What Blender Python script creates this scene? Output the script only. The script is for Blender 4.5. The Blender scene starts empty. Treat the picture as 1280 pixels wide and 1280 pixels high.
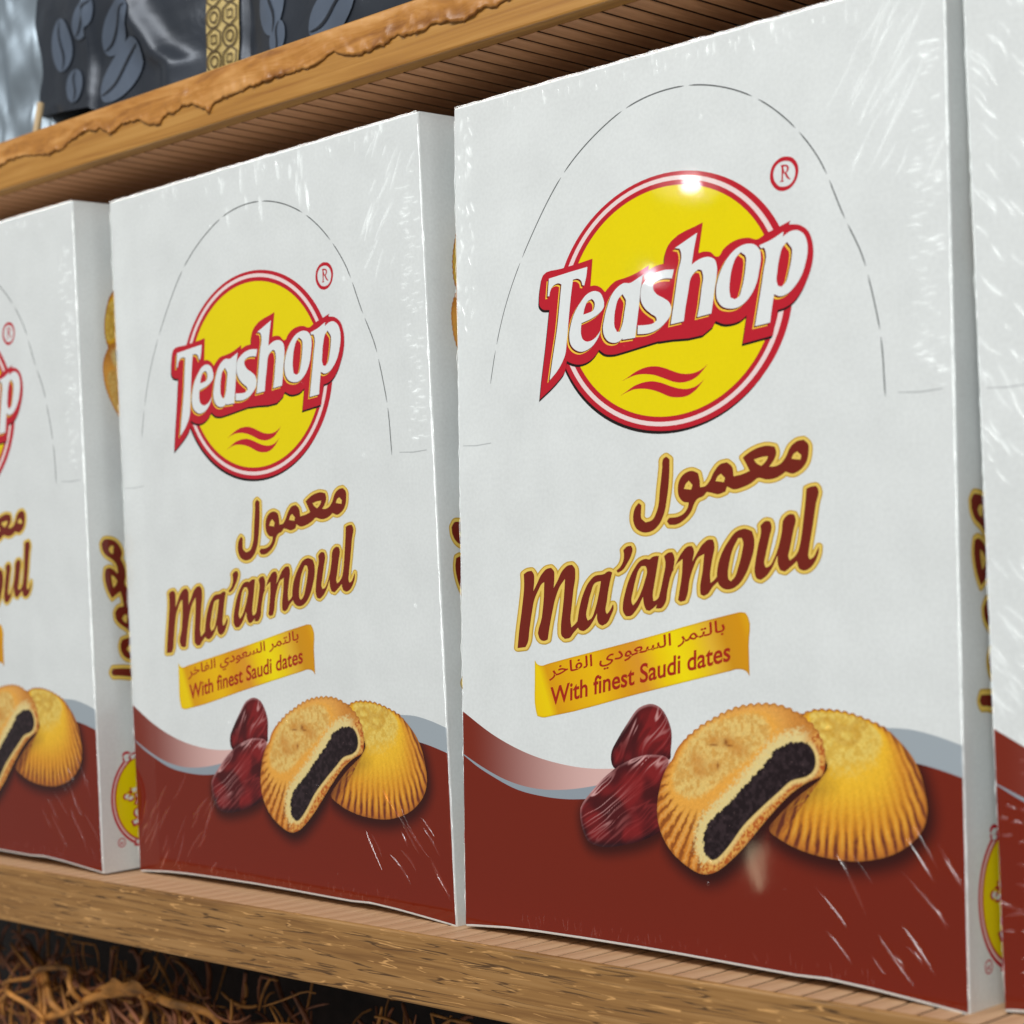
import bpy, bmesh, math, random
import numpy as np
from mathutils import Vector, Matrix
from mathutils.geometry import tessellate_polygon

S = bpy.context.scene
COL = S.collection
R = math.radians

# ------------------------------------------------------------------ camera
cam_d = bpy.data.cameras.new('camera')
cam = bpy.data.objects.new('camera', cam_d)
COL.objects.link(cam)
Rm = Matrix(((0.7141418, 0.0442681, 0.6985999), (0.6992313, 0.0016775, -0.7148935), (-0.0328188, 0.9990183, -0.0297557)))
cam.matrix_world = Matrix.Translation((0.48315, -0.39828, 0.10851)) @ Rm.to_4x4()
cam_d.sensor_width = 36.0
cam_d.lens = 2.35376 / 1.28 * 36.0
cam_d.clip_start = 0.01
cam_d.clip_end = 50
cam_d.dof.use_dof = True
cam_d.dof.focus_distance = 0.560
cam_d.dof.aperture_fstop = 15.5
S.camera = cam

# ------------------------------------------------------------------ light: a shop interior, ceiling lamps in front of the shelf, one added low lamp
w = bpy.data.worlds.new('World'); S.world = w; w.use_nodes = True
w.node_tree.nodes['Background'].inputs[0].default_value = (1.0, 1.0, 0.98, 1)
w.node_tree.nodes['Background'].inputs[1].default_value = 0.24
S.view_settings.view_transform = 'Standard'
S.view_settings.look = 'None'
S.view_settings.exposure = 0.0
S.view_settings.gamma = 1.0

def area(name, loc, target, sx, sy, watts, color=(1, 1, 1), shape='RECTANGLE'):
    l = bpy.data.lights.new(name, 'AREA'); l.shape = shape; l.size = sx
    if shape in ('RECTANGLE', 'ELLIPSE'): l.size_y = sy
    l.energy = watts; l.color = color
    o = bpy.data.objects.new(name, l); COL.objects.link(o)
    o.location = loc
    o.rotation_euler = (Vector(target) - Vector(loc)).to_track_quat('-Z', 'Y').to_euler()
    return o
area('ceiling_panel', (0.80, -1.45, 1.30), (0.05, 0.0, 0.1), 1.2, 0.5, 25.2, (1.0, 1.0, 0.975))
area('ceiling_panel', (-0.7, -1.5, 1.40), (-0.1, 0.0, 0.1), 1.2, 0.5, 14.5, (1.0, 1.0, 0.975))

def bulb(name, P, r, dist, rad, radiance, color=(1, 1, 1)):
    l = bpy.data.lights.new(name, 'POINT'); l.shadow_soft_size = rad
    l.energy = radiance * math.pi * 4 * math.pi * rad * rad
    l.color = color
    o = bpy.data.objects.new(name, l); COL.objects.link(o)
    o.location = Vector(P) + Vector(r) * dist
bulb('spot_bulb', (0.165, 0, 0.21), (-0.6518, -0.7252, 0.222), 4.0, 0.010, 150)
bulb('spot_bulb', (0.151, 0, 0.188), (-0.6729, -0.7184, 0.1766), 4.6, 0.014, 110)
def disc(P, r, dist, sx, sy, radiance, color):
    P = Vector(P); loc = P + Vector(r) * dist
    area('downlight', loc, P, sx, sy, radiance * math.pi * math.pi * sx * sy / 4, color, 'ELLIPSE')  # shared by a downlight reflector and the added streak lamp
disc((0.165, 0, 0.21), (-0.6518, -0.7252, 0.222), 4.05, 0.17, 0.07, 2.4, (1, 0.97, 0.9))
disc((0.182, -0.003, 0.029), (-0.6404, -0.7569, -0.1304), 3.6, 0.030, 0.10, 6.5, (1.0, 0.85, 0.55))  # added low warm lamp, there only for the reflected streak on the maroon


# ------------------------------------------------------------------ helpers
def lin(c):
    c = np.asarray(c, float) / 255.0
    return np.where(c <= 0.04045, c / 12.92, ((c + 0.055) / 1.055) ** 2.4)
def lin4(c): return tuple(lin(c)) + (1.0,)

def link(o, parent=None):
    COL.objects.link(o)
    if parent is not None: o.parent = parent
    return o
def mesh_obj(name, verts, faces, mat, parent=None, smooth=False, colors=None):
    m = bpy.data.meshes.new(name)
    m.from_pydata([tuple(map(float, v)) for v in verts], [], [tuple(map(int, f)) for f in faces])
    if colors is not None:
        a = m.attributes.new('Col', 'FLOAT_COLOR', 'POINT')
        c4 = np.ones((len(verts), 4), np.float32); c4[:, :3] = colors
        a.data.foreach_set('color', c4.ravel())
    m.materials.append(mat)
    if smooth: m.polygons.foreach_set('use_smooth', [True] * len(m.polygons))
    m.update()
    return link(bpy.data.objects.new(name, m), parent)
def empty(name, loc=(0, 0, 0), rot=(0, 0, 0)):
    o = bpy.data.objects.new(name, None); o.empty_display_size = 0.02
    o.location = loc; o.rotation_euler = rot
    return link(o)
def tag(o, label=None, cat=None, group=None, kind=None):
    for k, v in (('label', label), ('category', cat), ('group', group), ('kind', kind)):
        if v: o[k] = v
    return o
def copy_tree(o, parent=None):
    c = o.copy(); COL.objects.link(c); c.parent = parent
    for ch in list(o.children): copy_tree(ch, c)
    return c

class MB:
    def __init__(s): s.v = []; s.f = []; s.c = []
    def add(s, v, f):
        n = len(s.v); s.v += [tuple(p) for p in v]; s.f += [tuple(i + n for i in q) for q in f]
    def box(s, x0, x1, y0, y1, z0, z1):
        s.add([(x0, y0, z0), (x1, y0, z0), (x1, y1, z0), (x0, y1, z0), (x0, y0, z1), (x1, y0, z1), (x1, y1, z1), (x0, y1, z1)],
              [(0, 3, 2, 1), (4, 5, 6, 7), (0, 1, 5, 4), (1, 2, 6, 5), (2, 3, 7, 6), (3, 0, 4, 7)])
    def tube(s, pts, rad, n=6):
        pts = [Vector(p) for p in pts]; v = []; f = []
        for i, p in enumerate(pts):
            d = (pts[min(i + 1, len(pts) - 1)] - pts[max(i - 1, 0)]).normalized()
            a = d.cross(Vector((0.3, 0.2, 1))).normalized(); b = d.cross(a)
            r = rad[i] if hasattr(rad, '__len__') else rad
            for k in range(n):
                t = 2 * math.pi * k / n
                v.append(p + a * (r * math.cos(t)) + b * (r * math.sin(t)))
        for i in range(len(pts) - 1):
            for k in range(n):
                f.append((i * n + k, i * n + (k + 1) % n, (i + 1) * n + (k + 1) % n, (i + 1) * n + k))
        f.append(tuple(range(n))[::-1]); f.append(tuple(range((len(pts) - 1) * n, len(pts) * n)))
        s.add(v, f)
    def build(s, name, mat, parent=None, smooth=False):
        return mesh_obj(name, s.v, s.f, mat, parent, smooth)

# numpy value noise
_rng = np.random.RandomState(7)
_T = _rng.rand(256, 256)
def vnoise(x, y):
    xi = np.floor(x).astype(int); yi = np.floor(y).astype(int)
    fx = x - xi; fy = y - yi
    fx = fx * fx * (3 - 2 * fx); fy = fy * fy * (3 - 2 * fy)
    g = lambda a, b: _T[a & 255, b & 255]
    return (g(xi, yi) * (1 - fx) + g(xi + 1, yi) * fx) * (1 - fy) + (g(xi, yi + 1) * (1 - fx) + g(xi + 1, yi + 1) * fx) * fy
def fbm(x, y, o=4):
    t = 0; a = 0.5; s = 0
    for _ in range(o):
        t = t + a * vnoise(x, y); s += a; x = x * 2.03 + 17.3; y = y * 2.03 + 5.1; a *= 0.5
    return t / s
def sstep(a, b, x):
    t = np.clip((x - a) / (b - a), 0, 1); return t * t * (3 - 2 * t)
def mix(a, b, t):
    return np.asarray(a) * (1 - t) + np.asarray(b) * t

# ------------------------------------------------------------------ materials
def new_mat(name):
    m = bpy.data.materials.new(name); m.use_nodes = True
    return m, m.node_tree, m.node_tree.nodes['Principled BSDF']
def N(nt, typ, **kw):
    n = nt.nodes.new(typ)
    for k, v in kw.items():
        if k.startswith('i_'): n.inputs[k[2:].replace('_', ' ')].default_value = v
        else: setattr(n, k, v)
    return n

def film_coat(nt, b):
    """shrink film drawn tight over the card: a clear coat with its own fine waviness"""
    tc = N(nt, 'ShaderNodeTexCoord')
    n1 = N(nt, 'ShaderNodeTexNoise', i_Scale=28.0, i_Detail=2.0)
    n2 = N(nt, 'ShaderNodeTexNoise', i_Scale=420.0, i_Detail=2.0)
    for n in (n1, n2): nt.links.new(tc.outputs['Object'], n.inputs['Vector'])
    b1 = N(nt, 'ShaderNodeBump', i_Strength=0.035, i_Distance=0.002)
    b2 = N(nt, 'ShaderNodeBump', i_Strength=0.004, i_Distance=0.0003)
    nt.links.new(n1.outputs['Fac'], b1.inputs['Height'])
    nt.links.new(n2.outputs['Fac'], b2.inputs['Height'])
    nt.links.new(b1.outputs['Normal'], b2.inputs['Normal'])
    nt.links.new(b2.outputs['Normal'], b.inputs['Coat Normal'])
    b.inputs['Coat Weight'].default_value = 1.0
    b.inputs['Coat Roughness'].default_value = 0.035
    b.inputs['Coat IOR'].default_value = 1.42
    b.inputs['Roughness'].default_value = 0.6
    b.inputs['Specular IOR Level'].default_value = 0.0

def print_mat(name, rgb, speck=0.03, coat=True):
    m, nt, b = new_mat(name)
    tc = N(nt, 'ShaderNodeTexCoord')
    n = N(nt, 'ShaderNodeTexNoise', i_Scale=900.0, i_Detail=3.0)
    nt.links.new(tc.outputs['Object'], n.inputs['Vector'])
    n2 = N(nt, 'ShaderNodeTexNoise', i_Scale=60.0, i_Detail=3.0)
    nt.links.new(tc.outputs['Object'], n2.inputs['Vector'])
    ad = N(nt, 'ShaderNodeMath', operation='ADD')
    nt.links.new(n.outputs['Fac'], ad.inputs[0]); nt.links.new(n2.outputs['Fac'], ad.inputs[1])
    r = N(nt, 'ShaderNodeMapRange'); r.inputs['From Min'].default_value = 0.6; r.inputs['From Max'].default_value = 1.4
    r.inputs['To Min'].default_value = 1 - 2 * speck; r.inputs['To Max'].default_value = 1 + speck
    nt.links.new(ad.outputs[0], r.inputs['Value'])
    mx = N(nt, 'ShaderNodeVectorMath', operation='SCALE')
    mx.inputs[0].default_value = tuple(lin(rgb))
    nt.links.new(r.outputs['Result'], mx.inputs['Scale'])
    nt.links.new(mx.outputs['Vector'], b.inputs['Base Color'])
    if coat: film_coat(nt, b)
    else: b.inputs['Roughness'].default_value = 0.6
    return m

def vcol_mat(name, coat=True, rough=0.6):
    m, nt, b = new_mat(name)
    a = N(nt, 'ShaderNodeAttribute', attribute_name='Col')
    nt.links.new(a.outputs['Color'], b.inputs['Base Color'])
    if coat: film_coat(nt, b)
    else: b.inputs['Roughness'].default_value = rough
    return m

M = {}
M['white'] = print_mat('white_card', (231, 235, 235), 0.045)
M['side'] = print_mat('side_card', (222, 226, 229), 0.02)
M['grey_core'] = print_mat('cut_card_edge', (78, 82, 82), 0.05, False)
M['crease'] = print_mat('crease_line', (196, 200, 201), 0.05)
M['red'] = print_mat('red_ink', (196, 32, 48))
M['darkred'] = print_mat('dark_red_ink', (104, 14, 16))
M['black'] = print_mat('black_ink', (34, 22, 22))
M['yellow'] = print_mat('yellow_ink', (242, 220, 0), 0.02)
M['lineyellow'] = print_mat('line_yellow_ink', (255, 205, 70))
M['paper'] = print_mat('print_white', (234, 238, 239), 0.02)
M['pinkring'] = print_mat('ring_white_ink', (246, 222, 220), 0.02)
M['brown'] = print_mat('brown_ink', (120, 37, 24), 0.05)
M['goldedge'] = print_mat('gold_edge_ink', (205, 166, 62))
M['gold'] = print_mat('gold_ink', (240, 206, 100))
M['grey'] = print_mat('grey_ink', (160, 172, 182), 0.03)
M['text'] = print_mat('banner_text_ink', (172, 38, 20), 0.05)
M['art'] = vcol_mat('printed_picture')

def film_mat():
    m, nt, b = new_mat('clear_film')
    out = nt.nodes['Material Output']
    tr = N(nt, 'ShaderNodeBsdfTransparent')
    gl = N(nt, 'ShaderNodeBsdfGlossy'); gl.inputs['Roughness'].default_value = 0.14
    gl.inputs['Color'].default_value = (0.97, 0.98, 1, 1)
    lw = N(nt, 'ShaderNodeFresnel'); lw.inputs['IOR'].default_value = 1.8
    sc = N(nt, 'ShaderNodeVectorMath', operation='SCALE'); sc.inputs[0].default_value = (0.8, 0.8, 0.8)
    nt.links.new(lw.outputs[0], sc.inputs['Scale']); nt.links.new(sc.outputs['Vector'], gl.inputs['Color'])
    ad = N(nt, 'ShaderNodeAddShader')
    nt.links.new(tr.outputs[0], ad.inputs[0]); nt.links.new(gl.outputs[0], ad.inputs[1])
    nt.links.new(ad.outputs[0], out.inputs['Surface'])
    return m
M['film'] = film_mat()

def wood_mat(name, base, dark, light, sx=14.0, sz=420.0, pores=True, rough=0.5, bump=0.25):
    m, nt, b = new_mat(name)
    tc = N(nt, 'ShaderNodeTexCoord')
    mp = N(nt, 'ShaderNodeMapping'); mp.inputs['Scale'].default_value = (sx, sz, sz)
    nt.links.new(tc.outputs['Object'], mp.inputs['Vector'])
    n1 = N(nt, 'ShaderNodeTexNoise', i_Scale=1.0, i_Detail=4.0, i_Roughness=0.6, i_Distortion=0.6)
    nt.links.new(mp.outputs[0], n1.inputs['Vector'])
    cr = N(nt, 'ShaderNodeValToRGB')
    e = cr.color_ramp.elements
    e[0].position = 0.30; e[0].color = lin4(dark)
    e[1].position = 0.72; e[1].color = lin4(light)
    k = cr.color_ramp.elements.new(0.5); k.color = lin4(base)
    nt.links.new(n1.outputs['Fac'], cr.inputs['Fac'])
    col = cr.outputs['Color']
    if pores:
        def stretched(ax_, az_, detail, dist):
            mp2 = N(nt, 'ShaderNodeMapping'); mp2.inputs['Scale'].default_value = (ax_, az_, az_)
            mp2.inputs['Rotation'].default_value = (0, R(-0.8), 0)
            nt.links.new(tc.outputs['Object'], mp2.inputs['Vector'])
            q = N(nt, 'ShaderNodeTexNoise', i_Scale=1.0, i_Detail=detail, i_Distortion=dist)
            nt.links.new(mp2.outputs[0], q.inputs['Vector']); return q.outputs['Fac']
        def rng(v, a, b_):
            q = N(nt, 'ShaderNodeMapRange'); q.inputs['From Min'].default_value = a; q.inputs['From Max'].default_value = b_
            nt.links.new(v, q.inputs['Value']); return q.outputs[0]
        def math2(op, a, b_):
            q = N(nt, 'ShaderNodeMath', operation=op)
            for k, v in ((0, a), (1, b_)):
                if isinstance(v, float): q.inputs[k].default_value = v
                else: nt.links.new(v, q.inputs[k])
            return q.outputs[0]
        g = stretched(15.0, 430.0, 2.0, 0.4)                       # long wavy fibre lines ...
        ln = rng(math2('ABSOLUTE', math2('SUBTRACT', g, 0.5), 0.0), 0.020, 0.006)
        ds = rng(stretched(60.0, 560.0, 1.0, 0.2), 0.44, 0.50)    # ... broken into dashes
        th_o = math2('MULTIPLY', ln, ds)
        g2 = stretched(24.0, 420.0, 2.0, 0.4)
        ln2 = rng(math2('ABSOLUTE', math2('SUBTRACT', g2, 0.47), 0.0), 0.014, 0.004)
        ds2 = rng(stretched(110.0, 500.0, 1.0, 0.2), 0.50, 0.56)
        th2_o = math2('MULTIPLY', ln2, ds2)
        mx = N(nt, 'ShaderNodeMix', data_type='RGBA')
        nt.links.new(th_o, mx.inputs['Factor']); nt.links.new(col, mx.inputs['A'])
        mx.inputs['B'].default_value = lin4(np.array(dark) * 0.72)
        mx2 = N(nt, 'ShaderNodeMix', data_type='RGBA')
        nt.links.new(th2_o, mx2.inputs['Factor']); nt.links.new(mx.outputs['Result'], mx2.inputs['A'])
        mx2.inputs['B'].default_value = lin4(np.minimum(np.array(light) * 1.2, 255))
        col = mx2.outputs['Result']
        bp = N(nt, 'ShaderNodeBump', i_Strength=bump, i_Distance=0.0006, invert=True)
        nt.links.new(th_o, bp.inputs['Height']); nt.links.new(bp.outputs[0], b.inputs['Normal'])
    else:
        bp = N(nt, 'ShaderNodeBump', i_Strength=bump, i_Distance=0.0006)
        nt.links.new(n1.outputs['Fac'], bp.inputs['Height']); nt.links.new(bp.outputs[0], b.inputs['Normal'])
    nt.links.new(col, b.inputs['Base Color'])
    b.inputs['Roughness'].default_value = rough
    return m
M['oak'] = wood_mat('oak_edge_band', (160, 116, 64), (126, 86, 44), (180, 136, 84))
M['slat'] = wood_mat('pale_slat_wood', (206, 164, 126), (188, 144, 106), (218, 178, 140), 260.0, 30.0, False, 0.55, 0.05)
M['soffit'] = wood_mat('brown_slat_wood', (210, 154, 110), (186, 130, 88), (226, 172, 126), 260.0, 30.0, False, 0.55, 0.05)
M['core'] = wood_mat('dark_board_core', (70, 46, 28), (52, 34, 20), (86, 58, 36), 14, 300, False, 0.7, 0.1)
M['trim'] = wood_mat('golden_trim', (184, 130, 58), (158, 104, 42), (202, 150, 78), 10.0, 300.0, False, 0.38, 0.12)
M['peel'] = wood_mat('peeling_varnish', (192, 130, 58), (138, 84, 34), (222, 164, 96), 30.0, 150.0, False, 0.34, 0.45)
M['back'] = wood_mat('brown_back_panel', (92, 62, 40), (70, 46, 30), (112, 78, 52), 8.0, 120.0, False, 0.6, 0.1)

def foil_mat(name, rgb, metallic=0.5, rough=0.28):
    m, nt, b = new_mat(name)
    tc = N(nt, 'ShaderNodeTexCoord')
    n = N(nt, 'ShaderNodeTexNoise', i_Scale=32.0, i_Detail=3.0, i_Distortion=0.7)
    nt.links.new(tc.outputs['Object'], n.inputs['Vector'])
    bp = N(nt, 'ShaderNodeBump', i_Strength=0.25, i_Distance=0.003)
    nt.links.new(n.outputs['Fac'], bp.inputs['Height']); nt.links.new(bp.outputs[0], b.inputs['Normal'])
    cr = N(nt, 'ShaderNodeValToRGB')
    cr.color_ramp.elements[0].color = lin4(np.array(rgb) * 0.88); cr.color_ramp.elements[1].color = lin4(np.minimum(np.array(rgb) * 1.12, 255))
    nt.links.new(n.outputs['Fac'], cr.inputs['Fac']); nt.links.new(cr.outputs['Color'], b.inputs['Base Color'])
    b.inputs['Metallic'].default_value = metallic; b.inputs['Roughness'].default_value = rough
    return m
M['silver'] = foil_mat('silver_blue_foil', (160, 174, 186), 0.7, 0.38)
M['dark_foil'] = foil_mat('dark_foil', (52, 58, 68), 0.35, 0.3)
M['bean'] = foil_mat('bean_ink', (92, 104, 122), 0.2, 0.35)
M['bean_line'] = foil_mat('bean_line_ink', (38, 44, 54), 0.2, 0.35)
M['goldstrip'] = foil_mat('gold_strip', (196, 172, 110), 0.3, 0.4)
M['ornament'] = foil_mat('ornament_ink', (84, 66, 28), 0.2, 0.45)
M['hem'] = foil_mat('tan_hem', (196, 170, 130), 0.0, 0.6)

# ------------------------------------------------------------------ the setting: back panel, floor-side sheet of the bay
b = MB(); b.box(-1.2, 0.9, 0.150, 0.160, -0.45, 0.62)
tag(b.build('back_wall', M['back']), kind='structure')

# ------------------------------------------------------------------ shelves
X0, X1, PITCH = -0.80, 0.42, 0.0083
def shelf(z_top, z_bot, y_front, slat_on_top, label, slat_x, band_mat, core_depth, slat_mat, x_lo, x_hi):
    root = empty('shelf_board', (0, y_front, z_bot))
    tag(root, label, 'shelf', 'shelf boards of the rack')
    h = z_top - z_bot
    bw = 0.0020 if slat_on_top else 0.0068
    sl = 0.0016
    b = MB(); b.box(X0, X1, 0, bw, 0, h)
    me = b.build('edge_band', band_mat, root)
    bv = me.modifiers.new('soft_edge', 'BEVEL'); bv.width = 0.0007; bv.segments = 2
    b = MB()
    if slat_on_top: b.box(X0, X1, bw + 0.0002, core_depth, 0.0005, h - sl)
    else: b.box(X0, X1, bw + 0.0002, core_depth, sl, h - 0.0005)
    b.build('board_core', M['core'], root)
    m = None
    k0 = int((x_lo - slat_x) / PITCH); k1 = int((x_hi - slat_x) / PITCH)
    g = 0.0010 if slat_on_top else 0.0014
    for k in range(k0, k1):
        if m is None:
            b = MB()
            y0 = bw + 0.0003; c = 0.0003
            zz = (h - sl, h - 0.0002) if slat_on_top else (0.0002, sl)
            x0, x1 = g / 2, PITCH - g / 2
            out = zz[1] if slat_on_top else zz[0]; inn = zz[0] if slat_on_top else zz[1]
            s = -c if slat_on_top else c
            v = [(x0, y0, inn), (x1, y0, inn), (x1, core_depth, inn), (x0, core_depth, inn),
                 (x0, y0, out + s), (x1, y0, out + s), (x1, core_depth, out + s), (x0, core_depth, out + s),
                 (x0 + c, y0, out), (x1 - c, y0, out), (x1 - c, core_depth, out), (x0 + c, core_depth, out)]
            f = [(0, 1, 5, 4), (4, 5, 9, 8), (1, 2, 6, 5), (5, 6, 10, 9), (3, 0, 4, 7), (7, 4, 8, 11), (8, 9, 10, 11), (2, 3, 7, 6), (6, 7, 11, 10)]
            if not slat_on_top: f = [q[::-1] for q in f]
            b.add(v, f)
            o = b.build('slat', slat_mat, root); m = o.data
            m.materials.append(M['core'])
            for q in (0, 2, 4): m.polygons[q].material_index = 1  # slat sides coloured dark, painting the shade inside the grooves
        else:
            o = link(bpy.data.objects.new('slat', m), root)
        o.location = (slat_x + k * PITCH, 0, 0)
    return root
low = shelf(0.0, -0.0212, -0.01558, True, 'lower oak shelf board with grooved top carrying the row of white boxes', 0.0773, M['oak'], 0.150, M['slat'], -0.80, 0.41)
up = shelf(0.28383, 0.26477, -0.00619, False, 'upper shelf board with peeling golden front edge and dark grooved underside', 0.0019, M['trim'], 0.140, M['soffit'], -0.62, 0.30)

# peeling varnish skin on the upper edge band
pk = [(-260, 274.6), (-215, 273.2), (-205, 274.8), (-190, 275.2), (-184, 273.4), (-177, 274.9), (-165, 275.6), (-153.8, 274.9), (-143, 273.0), (-133.4, 272.6), (-126, 275.2), (-114.7, 276.9), (-106, 275.6), (-99.0, 272.6), (-92, 274.6), (-82, 275.0), (-75.2, 271.4), (-68, 271.0), (-63, 273.6), (-60.0, 272.0),
      (-55, 274.2), (-47, 273.4), (-41.4, 271.0), (-39.6, 268.9), (-37.5, 271.4), (-29, 272.6), (-10, 273.4), (19.8, 273.6), (27, 275.8), (31, 273.6), (35.9, 272.4), (42, 271.9), (50.9, 272.3), (55, 273.6), (59.1, 274.2), (64, 273.2), (69.2, 272.6), (74, 274.4), (79.9, 273.8), (86, 271.8), (90.2, 272.2), (95, 274.2), (100.3, 273.4), (110, 274.4), (125, 272.8), (150, 274.4), (300, 274.0)]
pkx = np.array([p[0] for p in pk]); pkz = np.array([p[1] for p in pk])
xs = np.arange(-260, 300, 0.8); V = []; F = []; nz = 9
for i, x in enumerate(xs):
    zb = np.interp(x, pkx, pkz) + 0.5 * (vnoise(np.array([x * 0.35]), np.array([7.7]))[0] - 0.5) * 2.2 + 1.1 * (vnoise(np.array([x * 1.1]), np.array([3.3]))[0] - 0.5)
    for j in range(nz + 1):
        t = j / nz; z = zb + (283.2 - zb) * t
        lump = (fbm(np.array([x * 0.30]), np.array([z * 0.35]))[0] - 0.42) * 2.6
        y = -0.22 - 0.55 * max(0, 1 - t * 3.2) ** 2 * (0.15 + vnoise(np.array([x * 0.13]), np.array([9.1]))[0]) - max(0, lump) * (1 - t) ** 0.7 * (0.3 + vnoise(np.array([x * 0.05]), np.array([2.2]))[0])
        if t == 1: y = -0.05
        V.append((x / 1000, y / 1000, z / 1000 - 0.26477))
    V.append((x / 1000, -0.00002, (zb + 0.15) / 1000 - 0.26477))
n = nz + 2
for i in range(len(xs) - 1):
    for j in range(nz): F.append((i * n + j, (i + 1) * n + j, (i + 1) * n + j + 1, i * n + j + 1))
    F.append((i * n + nz + 1, (i + 1) * n + nz + 1, (i + 1) * n, i * n))
mesh_obj('peeling_varnish', V, F, M['peel'], up, True)

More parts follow.
